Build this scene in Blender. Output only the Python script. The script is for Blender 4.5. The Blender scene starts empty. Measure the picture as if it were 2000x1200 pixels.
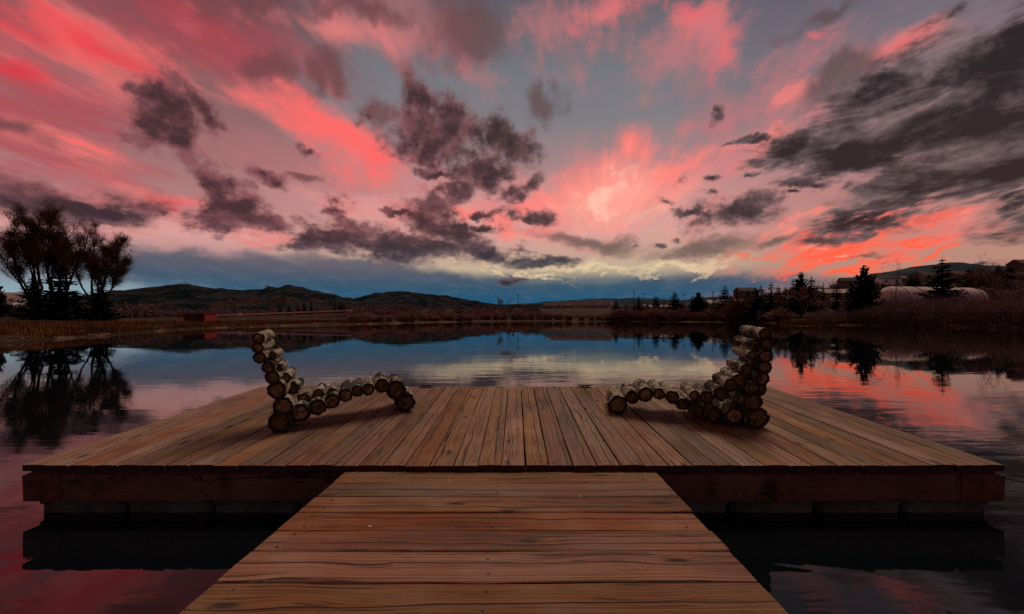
import bpy, bmesh, math, random
from math import radians, sin, cos, tan, atan, atan2, pi, sqrt
from mathutils import Vector, Matrix, noise as mnoise

random.seed(7)
SC = bpy.context.scene
COL = SC.collection

# ------------------------------------------------------------------ camera
F, CX, HY, CAMZ = 860.0, 1008.0, 622.0, 1.225      # focal length, vanishing point (photo pixels), eye height over the lake
cam_d = bpy.data.cameras.new('camera'); cam = bpy.data.objects.new('camera', cam_d); COL.objects.link(cam)
cam_d.sensor_width = 36.0; cam_d.lens = 36.0 * F / 2000.0
cam_d.shift_x = -(CX - 1000.0) / 2000.0; cam_d.shift_y = (HY - 600.0) / 2000.0
cam_d.clip_start = 0.05; cam_d.clip_end = 20000.0
cam.location = (0, 0, CAMZ); cam.rotation_euler = (radians(90), 0, 0)
SC.camera = cam
SC.render.engine = 'CYCLES'
SC.view_settings.view_transform = 'Standard'; SC.view_settings.look = 'None'
SC.view_settings.exposure = 0.0; SC.view_settings.gamma = 1.0
SC.cycles.use_denoising = False
SC.cycles.max_bounces = 5; SC.cycles.diffuse_bounces = 2; SC.cycles.glossy_bounces = 3
SC.cycles.use_adaptive_sampling = True; SC.cycles.adaptive_threshold = 0.006; SC.cycles.adaptive_min_samples = 16

# ------------------------------------------------------------------ node helpers
def lin(c):
    o = []
    for v in c[:3]:
        v = v / 255.0
        o.append(v / 12.92 if v <= 0.04045 else ((v + 0.055) / 1.055) ** 2.4)
    return (o[0], o[1], o[2], 1.0)

class NB:
    def __init__(s, tree): s.t = tree; s.n = tree.nodes; s.l = tree.links
    def new(s, t, **kw):
        n = s.n.new(t)
        for k, v in kw.items(): setattr(n, k, v)
        return n
    def put(s, sock, v):
        if isinstance(v, bpy.types.NodeSocket): s.l.new(v, sock)
        elif v is not None: sock.default_value = v
    def m(s, op, a, b=None, c=None, clamp=False):
        n = s.new('ShaderNodeMath', operation=op, use_clamp=clamp)
        s.put(n.inputs[0], a); s.put(n.inputs[1], b); s.put(n.inputs[2], c)
        return n.outputs[0]
    def v(s, op, a, b=None, scale=None):
        n = s.new('ShaderNodeVectorMath', operation=op)
        s.put(n.inputs[0], a); s.put(n.inputs[1], b)
        if scale is not None: s.put(n.inputs['Scale'], scale)
        return n.outputs['Value'] if op in ('LENGTH', 'DOT_PRODUCT', 'DISTANCE') else n.outputs['Vector']
    def map(s, vec, loc=(0,0,0), rot=(0,0,0), scale=(1,1,1), kind='POINT'):
        n = s.new('ShaderNodeMapping', vector_type=kind)
        s.put(n.inputs['Vector'], vec); n.inputs['Rotation'].default_value = rot; n.inputs['Scale'].default_value = scale
        if kind != 'VECTOR': n.inputs['Location'].default_value = loc
        return n.outputs[0]
    def noise(s, vec, scale=5.0, detail=4.0, rough=0.5, lac=2.0, dist=0.0, color=False, dim='3D'):
        n = s.new('ShaderNodeTexNoise', noise_dimensions=dim)
        s.put(n.inputs['Vector'], vec); n.inputs['Scale'].default_value = scale; n.inputs['Detail'].default_value = detail
        n.inputs['Roughness'].default_value = rough; n.inputs['Lacunarity'].default_value = lac; n.inputs['Distortion'].default_value = dist
        return n.outputs['Color' if color else 'Fac']
    def rng(s, v, a, b, c=0.0, d=1.0, smooth=True):
        n = s.new('ShaderNodeMapRange', interpolation_type='SMOOTHSTEP' if smooth else 'LINEAR', clamp=True)
        s.put(n.inputs[0], v); s.put(n.inputs[1], a); s.put(n.inputs[2], b); s.put(n.inputs[3], c); s.put(n.inputs[4], d)
        return n.outputs[0]
    def mix(s, f, a, b, blend='MIX'):
        n = s.new('ShaderNodeMix', data_type='RGBA', blend_type=blend)
        s.put(n.inputs[0], f); s.put(n.inputs[6], a); s.put(n.inputs[7], b)
        return n.outputs[2]
    def ramp(s, f, stops, interp='LINEAR'):
        n = s.new('ShaderNodeValToRGB'); r = n.color_ramp; r.interpolation = interp
        while len(r.elements) < len(stops): r.elements.new(0.5)
        for e, (p, c) in zip(r.elements, sorted(stops, key=lambda q: q[0])):
            e.position = p; e.color = c
        s.put(n.inputs[0], f)
        return n.outputs[0]
    def sep(s, vec):
        n = s.new('ShaderNodeSeparateXYZ'); s.put(n.inputs[0], vec); return n.outputs
    def comb(s, x, y, z):
        n = s.new('ShaderNodeCombineXYZ'); s.put(n.inputs[0], x); s.put(n.inputs[1], y); s.put(n.inputs[2], z); return n.outputs[0]

# ------------------------------------------------------------------ sky (sunset clouds in azimuth / elevation)
def azel(x, y):
    dx, dz = (x - CX) / F, (HY - y) / F
    return atan2(dx, 1.0), atan2(dz, sqrt(dx * dx + 1.0))

def build_world():
    w = bpy.data.worlds.new('World'); SC.world = w; w.use_nodes = True
    w.cycles.sampling_method = 'NONE'
    nt = w.node_tree; nt.nodes.clear(); N = NB(nt)
    out = N.new('ShaderNodeOutputWorld'); bg = N.new('ShaderNodeBackground'); nt.links.new(bg.outputs[0], out.inputs[0])
    tc = N.new('ShaderNodeTexCoord'); d = N.v('NORMALIZE', tc.outputs['Generated'])
    X, Y, Z = N.sep(d)
    Z = N.m('MAXIMUM', Z, 0.0)
    az0 = N.m('ARCTAN2', X, Y)
    # the sky in view is carried on round the horizon (folded at due east and west, so it closes without a seam)
    az = N.m('SUBTRACT', N.m('PINGPONG', N.m('ADD', az0, pi / 2), pi), pi / 2)
    el = N.m('ARCSINE', Z)
    uv = N.comb(az, el, 0.0)
    # cloud-deck plane coordinates: streaks run to one vanishing point on the horizon
    inv = N.m('DIVIDE', 1.0, N.m('ADD', Z, 0.16))
    sx = N.m('MULTIPLY', N.m('SINE', az), N.m('MULTIPLY', N.m('COSINE', el), inv))
    sy = N.m('MULTIPLY', N.m('COSINE', az), N.m('MULTIPLY', N.m('COSINE', el), inv))
    P = N.comb(sx, sy, 0.0)
    Pr = N.map(P, rot=(0, 0, radians(10)), scale=(1, 1, 1))
    streak = N.noise(N.map(Pr, scale=(2.4, 0.8, 1)), 1.6, 7, 0.60, dim='2D')
    streak2 = N.noise(N.map(Pr, loc=(7, 3, 2), scale=(4.6, 1.9, 1)), 2.2, 7, 0.64, dim='2D')
    planar = N.noise(N.map(Pr, loc=(3, 9, 1), scale=(1.6, 1.1, 1)), 3.0, 8, 0.62, dim='2D')
    uvl = N.comb(az, N.m('MULTIPLY', N.m('LOGARITHM', N.m('MULTIPLY_ADD', el, 4.0, 1.0), 2.718), 0.30), 0.0)      # finer, flatter structure towards the horizon
    puff = N.noise(N.map(uvl, scale=(10.0, 23.0, 1)), 1.0, 9, 0.64, dim='2D')
    puff2 = N.noise(N.map(uvl, loc=(5, 5, 5), scale=(30, 70, 1)), 1.0, 6, 0.62, dim='2D')
    fibre = N.noise(N.map(Pr, loc=(2, 6, 0), scale=(12, 3.2, 1)), 1.8, 6, 0.66, dim='2D')
    puffl = N.noise(N.map(N.v('ADD', uvl, (0.006, -0.016, 0.0)), scale=(10.0, 23.0, 1)), 1.0, 7, 0.64, dim='2D')      # the same cloud noise a little nearer the light
    relief = N.m('MULTIPLY', N.m('SUBTRACT', puffl, puff), 2.4)
    long_ = N.noise(N.map(uv, loc=(1, 1, 0), rot=(0, 0, radians(-24)), scale=(5.0, 19.0, 1)), 1.0, 9, 0.62, dist=0.35, dim='2D')
    wc = N.noise(N.map(uvl, loc=(2, 1, 0), scale=(1, 2.0, 1)), 9.0, 5, 0.58, color=True, dim='2D')
    warp = N.v('SCALE', N.v('SUBTRACT', wc, (0.5, 0.5, 0.5)), scale=0.11)
    uvw = N.v('ADD', uv, N.v('MULTIPLY', warp, N.comb(1.0, N.rng(el, 0.0, radians(22), 0.35, 1.0), 0.0)))
    warp2 = N.v('SCALE', N.v('SUBTRACT', N.noise(N.map(Pr, loc=(1, 4, 6), scale=(1.5, 0.7, 1)), 2.5, 6, 0.6, color=True, dim='2D'), (0.5, 0.5, 0.5)), scale=0.11)
    uvs = N.v('MULTIPLY', N.v('ADD', uv, warp2), (1, 1, 0))

    last = [None]
    def bases(vec):
        """the six quadratic terms of a direction, each spread over a vector: three ellipses are then tested at once"""
        u, v, _ = N.sep(vec)
        return [N.comb(q, q, q) for q in (N.m('MULTIPLY', u, u), N.m('MULTIPLY', u, v), N.m('MULTIPLY', v, v), u, v)]
    def vma(a, b, c):
        n_ = N.new('ShaderNodeVectorMath', operation='MULTIPLY_ADD')
        for k_, q in enumerate((a, b, c)): N.put(n_.inputs[k_], q)
        return n_.outputs[0]
    def field(bs_, blobs):
        """1 at an ellipse's centre, 0 on its rim, negative outside; the nearest ellipse counts"""
        co = []
        for bl in blobs:
            cx, cy, rx, ry, ang = bl[:5]; g = bl[5] if len(bl) > 5 else 1.0
            a0, e0 = azel(cx, cy); t = radians(ang)
            a1, e1 = azel(cx + cos(t), cy + sin(t)); a2, e2 = azel(cx - sin(t), cy + cos(t))
            A = Vector((a1 - a0, e1 - e0)) * rx * g; B = Vector((a2 - a0, e2 - e0)) * ry * g
            la = max(A.length, 1e-5); lb = abs(A.x * B.y - A.y * B.x) / la; c_, s_ = A.x / la, A.y / la
            i1, i2 = 1 / la ** 2, 1 / lb ** 2
            q1 = c_ * c_ * i1 + s_ * s_ * i2; q2 = 2 * c_ * s_ * (i1 - i2); q3 = s_ * s_ * i1 + c_ * c_ * i2
            co.append((q1, q2, q3, -2 * q1 * a0 - q2 * e0, -2 * q3 * e0 - q2 * a0, q1 * a0 * a0 + q2 * a0 * e0 + q3 * e0 * e0))
        while len(co) % 3: co.append(co[-1])
        acc = None
        for i in range(0, len(co), 3):
            tri = co[i:i + 3]; C = [tuple(q[k_] for q in tri) for k_ in range(6)]
            first = bs_[0]
            if last[0] is not None and i % 6 == 0: first = vma(last[0], (1e-14, 1e-14, 1e-14), bs_[0])     # keeps the chain serial (small shader stack)
            r = vma(first, C[0], C[5])
            for k_ in range(1, 5): r = vma(bs_[k_], C[k_], r)
            acc = r if acc is None else N.v('MINIMUM', acc, r)
            last[0] = acc
        x_, y_, z_ = N.sep(acc)
        return N.m('SUBTRACT', 1.0, N.m('SQRT', N.m('MAXIMUM', N.m('MINIMUM', N.m('MINIMUM', x_, y_), z_), 0.0)))
    B_w = bases(uvw); B_s = bases(uvs)

    # --- clear sky: a ramp over elevation (0..40 degrees), left and centre versions
    fe = N.m('DIVIDE', el, radians(40.0))
    def st(lst): return [(degv / 40.0, lin(c)) for degv, c in lst]
    mid = N.ramp(fe, st([(0, (26, 84, 118)), (2.0, (30, 84, 114)), (3.6, (48, 86, 104)), (5.0, (104, 110, 112)), (6.3, (188, 168, 142)), (8.0, (188, 154, 138)), (11, (206, 154, 146)),
                         (14.5, (204, 146, 142)), (19, (158, 126, 128)), (24, (122, 119, 124)), (29, (112, 113, 119)), (34, (98, 95, 103)), (40, (82, 76, 86))]))
    left = N.ramp(fe, st([(0, (140, 166, 176)), (2.6, (132, 156, 166)), (4.5, (124, 124, 134)), (6.5, (170, 136, 136)), (9, (212, 152, 146)), (12, (172, 118, 118)),
                          (16, (154, 112, 112)), (20, (142, 102, 104)), (26, (126, 82, 86)), (31, (108, 66, 72)), (40, (70, 52, 58))]))
    right = N.ramp(fe, st([(0, (120, 96, 92)), (3, (170, 124, 108)), (5.5, (176, 132, 116)), (9, (184, 128, 118)), (14, (176, 124, 122)), (20, (142, 112, 118)),
                           (27, (112, 104, 114)), (33, (92, 88, 102)), (40, (72, 70, 84))]))
    wl = N.rng(N.m('ADD', az, N.m('MULTIPLY', N.m('SUBTRACT', streak, 0.5), 0.25)), radians(-16), radians(-36))
    wr = N.rng(N.m('ADD', az, N.m('MULTIPLY', N.m('SUBTRACT', streak, 0.5), 0.25)), radians(16), radians(36))
    c = N.mix(wl, mid, left); c = N.mix(wr, c, right)

    sn = N.m('MULTIPLY', N.m('SUBTRACT', streak, 0.5), 2.0)
    sn2 = N.m('MULTIPLY', N.m('SUBTRACT', streak2, 0.5), 2.0)
    pn = N.m('MULTIPLY', N.m('SUBTRACT', planar, 0.5), 2.0)
    fn = N.m('MULTIPLY', N.m('SUBTRACT', puff, 0.5), 2.0)
    fn2 = N.m('MULTIPLY', N.m('SUBTRACT', puff2, 0.5), 2.0)
    fb_ = N.m('MULTIPLY', N.m('SUBTRACT', fibre, 0.5), 2.0)
    ln_ = N.m('MULTIPLY', N.m('SUBTRACT', long_, 0.5), 2.0)
    cir = N.m('ADD', N.m('ADD', N.m('MULTIPLY', sn, 0.75), N.m('MULTIPLY', pn, 0.70)), N.m('ADD', N.m('MULTIPLY', sn2, 0.35), N.m('MULTIPLY', fb_, 0.30)))

    def layer(c, vec, blobs, col, lo, hi, nz, amp, alpha=1.0):
        f = N.m('MULTIPLY_ADD', nz, amp, field(vec, blobs))
        a = N.rng(f, lo, hi, 0.0, alpha)
        return N.mix(a, c, col), f

    # reddish veil over the left and a mauve one over the top
    c, _ = layer(c, B_s, [(60, 230, 420, 260, 12), (420, 90, 420, 130, 15), (20, 60, 300, 160, 20)], lin((168, 64, 74)), -0.1, 1.0, cir, 1.0, 0.72)
    c, _ = layer(c, B_s, [(760, 40, 260, 90, 15), (600, 330, 330, 70, 12)], lin((166, 102, 104)), 0.0, 0.8, cir, 0.5, 0.6)
    # low blue-grey bank
    bank = [(560, 545, 360, 52, 3), (340, 515, 150, 36, 0), (840, 555, 220, 34, 6), (720, 530, 200, 34, 5), (1000, 575, 240, 26, 0), (1330, 562, 280, 24, -2), (1180, 585, 260, 32, 0)]
    fb = N.m('ADD', N.m('MULTIPLY_ADD', fn, 0.28, field(B_w, bank)), N.m('MULTIPLY', pn, 0.15))
    bankc = N.ramp(fe, st([(0, (26, 90, 126)), (2.2, (30, 82, 114)), (4.2, (54, 80, 102)), (6.0, (82, 84, 98)), (8, (108, 95, 104)), (10, (120, 96, 106))]))
    bankc = N.mix(N.rng(N.m('ADD', planar, N.m('MULTIPLY', fn2, 0.15)), 0.45, 0.80, 0.0, 0.30), bankc, lin((96, 112, 124)))
    c = N.mix(N.rng(fb, -0.15, 0.5, 0.0, 0.95), c, bankc)
    # pale yellow glow near the horizon
    c, _ = layer(c, B_s, [(1150, 520, 190, 16, 3), (1330, 522, 150, 13, -4), (900, 500, 130, 9, 8), (1020, 535, 120, 7, 6)], lin((222, 196, 158)), 0.0, 0.9, cir, 0.45, 0.8)
    # pink wash
    wash = [(140, 95, 300, 100, 20), (470, 180, 280, 85, 21), (690, 290, 240, 95, 24), (1180, 385, 260, 115, -10), (1040, 415, 150, 60, 10), (1420, 300, 300, 70, -17), (1360, 60, 150, 80, 25, .7),
            (1640, 470, 260, 70, -8), (1740, 95, 130, 40, -15), (330, 395, 210, 40, 6), (150, 290, 150, 45, 12), (1190, 40, 100, 60, 10, .7), (800, 420, 170, 40, 10), (1850, 445, 190, 40, 2), (640, 60, 260, 50, 17), (470, 450, 230, 30, 6), (1560, 180, 150, 40, -28)]
    c, _ = layer(c, B_s, wash, lin((222, 122, 118)), -0.05, 1.15, cir, 1.0, 0.78)
    # coral streaks
    coral = [(120, 85, 230, 58, 22, 1.0), (430, 170, 210, 52, 21, 1.15), (650, 262, 170, 62, 24, 1.2), (735, 325, 90, 34, 16), (150, 290, 80, 18, 14), (320, 398, 110, 14, 7), 
             (1330, 312, 150, 30, -18), (1480, 270, 140, 20, -20), (1540, 185, 70, 16, -32),
             (1000, 440, 70, 26, 10), (930, 420, 60, 12, 14), (1560, 430, 140, 13, -24), (1860, 440, 34, 9, -4), (1990, 455, 40, 10, 0)]
    c, _ = layer(c, B_s, coral, N.mix(N.rng(az, radians(-16), radians(2)), lin((246, 98, 96)), lin((250, 132, 118))), -0.05, 1.35, cir, 1.05, 0.95)
    c, _ = layer(c, B_s, [(1345, 38, 110, 52, 28), (1425, 100, 66, 62, -40), (1215, 30, 60, 50, 20), (1130, 70, 60, 90, 0, .7), (1745, 92, 70, 20, -18), (1590, 82, 44, 18, -12), (1390, 150, 50, 30, -50, .8)], lin((226, 100, 106)), -0.05, 1.75, N.m('ADD', N.m('MULTIPLY', sn2, 0.9), N.m('ADD', N.m('MULTIPLY', pn, 1.3), N.m('ADD', N.m('MULTIPLY', ln_, 0.8), N.m('MULTIPLY', fn2, 0.4)))), 1.0, 1.0)
    # faint broken cirrus high in the middle
    cn = N.m('ADD', N.m('MULTIPLY', pn, 1.1), N.m('ADD', N.m('MULTIPLY', ln_, 0.6), N.m('ADD', N.m('MULTIPLY', fb_, 0.6), N.m('MULTIPLY', fn2, 0.35))))
    c, _ = layer(c, B_s, [(1130, 70, 200, 130, 15), (1330, 110, 260, 150, 20), (1560, 130, 220, 110, -25), (900, 150, 160, 90, 20), (1430, 215, 200, 70, -20)], lin((186, 112, 116)), 0.1, 1.5, cn, 0.95, 0.75)
    # glow right of centre, with soft rays fanning up from it
    ga, ge = azel(1185, 500)
    gv = N.v('SUBTRACT', uv, (ga, ge, 0.0)); gx, gy, _z = N.sep(gv); gang = N.m('ARCTAN2', gx, gy)
    ray = N.noise(N.comb(N.m('MULTIPLY', gang, 3.6), N.m('MULTIPLY', N.v('LENGTH', gv), 1.6), 0.0), 1.6, 6, 0.58, dim='2D')
    rn = N.m('ADD', N.m('MULTIPLY', N.m('SUBTRACT', ray, 0.5), 1.35), N.m('ADD', N.m('MULTIPLY', pn, 0.45), N.m('MULTIPLY', fn2, 0.2)))
    c, _ = layer(c, B_s, [(1195, 375, 190, 105, -14), (1060, 398, 110, 55, 15), (1290, 330, 160, 60, -20), (1230, 300, 70, 90, 10, .9)], lin((248, 120, 112)), 0.0, 1.25, rn, 0.75, 0.95)
    c, _ = layer(c, B_s, [(1190, 395, 200, 100, -16), (1120, 420, 90, 40, 10), (1260, 420, 110, 30, -6)], lin((244, 168, 150)), -0.05, 1.3, rn, 0.6, 0.8)
    # the reddest end, upper left
    c, _ = layer(c, B_s, [(60, 60, 200, 50, 22), (200, 110, 180, 36, 22), (0, 130, 120, 40, 15)], lin((214, 46, 62)), -0.1, 1.1, cir, 0.7, 0.7)
    # orange at the sunset point
    orange = [(1650, 478, 175, 44, -10, 1.25), (1590, 500, 90, 22, -30), (1630, 520, 130, 13, -4, 1.1), (1760, 468, 90, 14, 3), (1470, 505, 70, 9, -6), (1560, 470, 70, 14, -35), (1820, 505, 80, 8, -6)]
    c, _ = layer(c, B_s, orange, lin((255, 90, 56)), -0.05, 1.0, cir, 0.8, 0.92)
    c, _ = layer(c, B_s, [(1580, 485, 50, 9, -20), (1640, 512, 60, 6, -8), (1180, 392, 60, 34, -28, 1.0), (1195, 368, 36, 14, -35, 1.0)], lin((255, 206, 186)), -0.1, 1.4, N.m('ADD', rn, N.m('MULTIPLY', fn2, 1.1)), 0.8, 0.5)
    # thin mauve clouds
    mauve = [(900, 60, 115, 105, 10), (515, 130, 62, 34, 10), (655, 140, 62, 46, 30), (610, 160, 34, 44, 10), (730, 220, 56, 40, 30), (1065, 205, 44, 30, 25), (700, 15, 180, 42, 10, .8), (1615, 22, 110, 28, -18), (60, 385, 190, 54, 8), (170, 400, 250, 46, 8),
             (520, 342, 52, 24, 0), (420, 350, 70, 30, 20), (590, 340, 60, 14, 10), (1140, 472, 150, 24, 8), (1380, 488, 150, 24, -9), (1510, 470, 60, 16, -15), (480, 5, 160, 40, 10), (1640, 150, 120, 34, -32), (30, 250, 160, 50, 10, .7), (1700, 500, 70, 8, -6)]
    fm = N.m('MULTIPLY_ADD', fn, 0.5, N.m('MULTIPLY_ADD', sn2, 0.22, field(B_w, mauve)))
    wR = N.rng(az, radians(-22), radians(14))
    lowg = N.rng(el, radians(11), radians(8))
    mc = N.mix(wR, lin((106, 66, 70)), lin((90, 74, 76))); mc = N.mix(lowg, mc, lin((92, 80, 74)))
    c = N.mix(N.rng(fm, -0.05, 0.8, 0.0, 0.82), c, mc)
    # dark cumulus fragments, left and middle
    dark = [(340, 240, 92, 66, 28), (295, 195, 50, 34, 10), (400, 205, 56, 26, 28), (350, 290, 60, 22, 25), (150, 402, 220, 32, 8, .9), (40, 395, 110, 34, 4, .9), (430, 365, 58, 36, 30), (450, 405, 70, 36, 25), (490, 438, 120, 26, 3), (515, 340, 36, 16, 0, .8),
            (655, 410, 30, 34, 0), (685, 462, 112, 34, 0), (620, 470, 70, 20, 0), (850, 432, 70, 42, 20), (810, 482, 190, 30, 5), (890, 450, 70, 30, 15), (935, 492, 66, 20, 5), (950, 426, 34, 11, 0), (950, 454, 34, 12, 0), (780, 412, 34, 9, 0, .9),
            (850, 275, 102, 62, 20), (825, 190, 40, 56, 5), (905, 245, 90, 50, 25), (985, 270, 66, 44, 20), (930, 335, 86, 36, -4), (890, 378, 52, 17, -12), (845, 350, 36, 11, 0), (1028, 375, 38, 18, -25), (1040, 424, 44, 15, 10), (1060, 512, 70, 15, 4), (1025, 492, 26, 14, 10),
            (990, 550, 40, 8, 0), (1400, 225, 15, 11, -25, .8), (1335, 346, 17, 10, -30, .8), (1388, 348, 26, 7, -8), (1440, 414, 100, 32, -12), (1360, 418, 50, 10, 5), (1565, 363, 46, 13, -8), (1560, 385, 32, 7, -10, .9), (1243, 480, 12, 5, 0), (1290, 479, 14, 5, 0), (1325, 469, 12, 5, 0), (1300, 392, 16, 6, 20, .8),
            (595, 290, 24, 10, 0, .7), (720, 228, 30, 26, 20, .8), (1390, 375, 16, 5, 0, .8), (1600, 455, 30, 6, -20), (1650, 365, 20, 5, -20), (1718, 499, 14, 4, -12), (1735, 512, 22, 3.5, -10), (1755, 494, 9, 3, 0), (1842, 494, 10, 3, 0), (1925, 513, 26, 3, -8), (1695, 503, 10, 3, 0)]
    big = [q for q in dark if q[2] > 30]; small = [q for q in dark if q[2] <= 30]
    B_l = bases(N.v('ADD', uv, N.v('SCALE', warp, scale=0.25)))
    fsm = N.m('MULTIPLY_ADD', field(B_l, [(q[0], q[1], q[2] * 1.1, q[3] * 1.25, q[4]) for q in small]), 0.55, N.m('MULTIPLY_ADD', fn2, 0.45, -0.12))
    fd = N.m('ADD', N.m('MAXIMUM', fsm, field(B_w, [(q[0], q[1], q[2] * 1.16, q[3] * 1.2, q[4], *q[5:]) for q in big])), N.m('ADD', N.m('MULTIPLY', fn, 0.75), N.m('ADD', N.m('MULTIPLY', fn2, 0.42), N.m('MULTIPLY', pn, 0.30))))
    # big dark streaming mass on the right
    mass = [(1560, 282, 90, 34, -12), (1660, 270, 160, 50, -22), (1760, 215, 190, 62, -28), (1870, 150, 180, 62, -36), (1930, 250, 170, 120, -30, 1.25), (1820, 330, 220, 56, -14, 1.1), (1950, 345, 160, 50, -12, 1.1), (1760, 400, 170, 24, -12), (1690, 432, 90, 18, -16), (1960, 90, 90, 60, -45), (2000, 390, 40, 34, 0),
            (1640, 310, 120, 30, -10), (1466, 270, 46, 8, -12, .8), (2080, 200, 160, 160, 0, 1.2), (1480, 345, 26, 8, -30, .8)]
    fmass = N.m('ADD', field(B_s, [(q[0], q[1], q[2] * 1.2, q[3] * 1.5, q[4], *q[5:]) for q in mass]), N.m('ADD', N.m('MULTIPLY', ln_, 1.25), N.m('ADD', N.m('MULTIPLY', pn, 0.35), N.m('ADD', N.m('MULTIPLY', fn, 0.25), N.m('MULTIPLY', fn2, 0.14)))))
    low = N.rng(el, radians(12), radians(6))
    dcol = N.mix(wR, lin((64, 42, 47)), lin((48, 42, 45)))
    dcol = N.mix(low, dcol, lin((40, 44, 54)))
    thin = N.mix(wR, lin((132, 80, 85)), lin((118, 90, 92))); thin = N.mix(low, thin, lin((100, 90, 96)))
    ad = N.m('ADD', N.rng(fd, -0.20, 0.35, 0.0, 0.40), N.rng(fd, 0.02, 0.55, 0.0, 0.57))
    shade = N.rng(N.m('ADD', fd, N.m('ADD', N.m('MULTIPLY', fn2, 0.35), N.m('ADD', N.m('MULTIPLY', pn, 0.3), relief))), -0.35, 1.15)
    c = N.mix(ad, c, N.mix(shade, thin, dcol))
    fmass = N.m('ADD', fmass, 0.16)
    am = N.rng(fmass, 0.0, 0.62, 0.0, 0.96)
    shm = N.rng(N.m('ADD', fmass, N.m('ADD', N.m('MULTIPLY', relief, 0.8), N.m('ADD', N.m('MULTIPLY', ln_, 0.5), N.m('MULTIPLY', fn2, 0.25)))), -0.30, 1.30)
    c = N.mix(am, c, N.mix(shm, lin((116, 98, 100)), lin((36, 30, 33))))
    # away from the sunset the twilight sky is dimmer
    away = N.m('ADD', N.m('MULTIPLY', X, sin(radians(22))), N.m('MULTIPLY', Y, cos(radians(22))))
    c = N.v('SCALE', c, scale=N.rng(away, 0.1, -0.85, 1.0, 0.55))
    nt.links.new(c, bg.inputs[0]); bg.inputs[1].default_value = 1.12
build_world()

# one soft afterglow sun
sun_d = bpy.data.lights.new('sun', 'SUN'); sun = bpy.data.objects.new('sun', sun_d); COL.objects.link(sun)
sun_d.energy = 1.4; sun_d.angle = radians(30); sun_d.color = (1.0, 0.82, 0.60)
SUN_AZ, SUN_EL = radians(25), radians(58)          # ahead of the camera, to the right, high afterglow
sdir = Vector((sin(SUN_AZ) * cos(SUN_EL), cos(SUN_AZ) * cos(SUN_EL), sin(SUN_EL)))
sun.rotation_euler = (-sdir).to_track_quat('-Z', 'Y').to_euler()

# ------------------------------------------------------------------ object helpers
def mesh_obj(name, verts, faces, mat=None, parent=None, smooth=False, mats=None, fmat=None):
    me = bpy.data.meshes.new(name); me.from_pydata([tuple(v) for v in verts], [], faces)
    for m_ in (mats or ([mat] if mat else [])): me.materials.append(m_)
    if fmat: me.polygons.foreach_set('material_index', fmat)
    if smooth: me.polygons.foreach_set('use_smooth', [True] * len(me.polygons))
    me.update()
    o = bpy.data.objects.new(name, me); COL.objects.link(o)
    if parent: o.parent = parent
    return o
def empty(name, loc=(0, 0, 0), rot=(0, 0, 0)):
    o = bpy.data.objects.new(name, None); COL.objects.link(o); o.location = loc; o.rotation_euler = rot; o.empty_display_size = 0.2
    return o
def tag(o, label, cat, group=None):
    o['label'] = label; o['category'] = cat
    if group: o['group'] = group
    return o
def struct(o): o['kind'] = 'structure'; return o
def copy_tree(o, parent=None):
    c = o.copy(); COL.objects.link(c); c.parent = parent
    for ch in list(o.children): copy_tree(ch, c)
    return c
class MB:
    """collects shapes for one mesh"""
    def __init__(s): s.v = []; s.f = []; s.k = []
    def add(s, vs, fs, k=0):
        b = len(s.v); s.v += [tuple(q) for q in vs]; s.f += [tuple(b + i for i in f) for f in fs]; s.k += [k] * len(fs)
    def box(s, lo, hi, k=0):
        (x0, y0, z0), (x1, y1, z1) = lo, hi
        s.add([(x0,y0,z0),(x1,y0,z0),(x1,y1,z0),(x0,y1,z0),(x0,y0,z1),(x1,y0,z1),(x1,y1,z1),(x0,y1,z1)],
              [(0,3,2,1),(4,5,6,7),(0,1,5,4),(1,2,6,5),(2,3,7,6),(3,0,4,7)], k)
    def tube(s, pts, radii, n=6, k=0, cap=True):
        rings = []
        vs, fs = [], []
        for i, p in enumerate(pts):
            p = Vector(p); a = Vector(pts[max(i - 1, 0)]); b = Vector(pts[min(i + 1, len(pts) - 1)])
            t = (b - a).normalized() if (b - a).length > 1e-9 else Vector((0, 0, 1))
            u = t.cross(Vector((0, 0, 1)) if abs(t.z) < 0.9 else Vector((1, 0, 0))).normalized(); w = t.cross(u)
            rings.append(len(vs))
            for j in range(n):
                an = 2 * pi * j / n; vs.append(p + (u * cos(an) + w * sin(an)) * radii[i])
        for i in range(len(pts) - 1):
            for j in range(n):
                a, b = i * n + j, i * n + (j + 1) % n
                fs.append((a, b, b + n, a + n))
        if cap:
            fs.append(tuple(range(n - 1, -1, -1))); e = (len(pts) - 1) * n; fs.append(tuple(range(e, e + n)))
        s.add(vs, fs, k)
    def obj(s, name, mat=None, parent=None, smooth=False, mats=None):
        return mesh_obj(name, s.v, s.f, mat, parent, smooth, mats, s.k if mats else None)

def px2w(x, y, Y): return Vector(((x - CX) / F * Y, Y, CAMZ + (HY - y) / F * Y))

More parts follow.
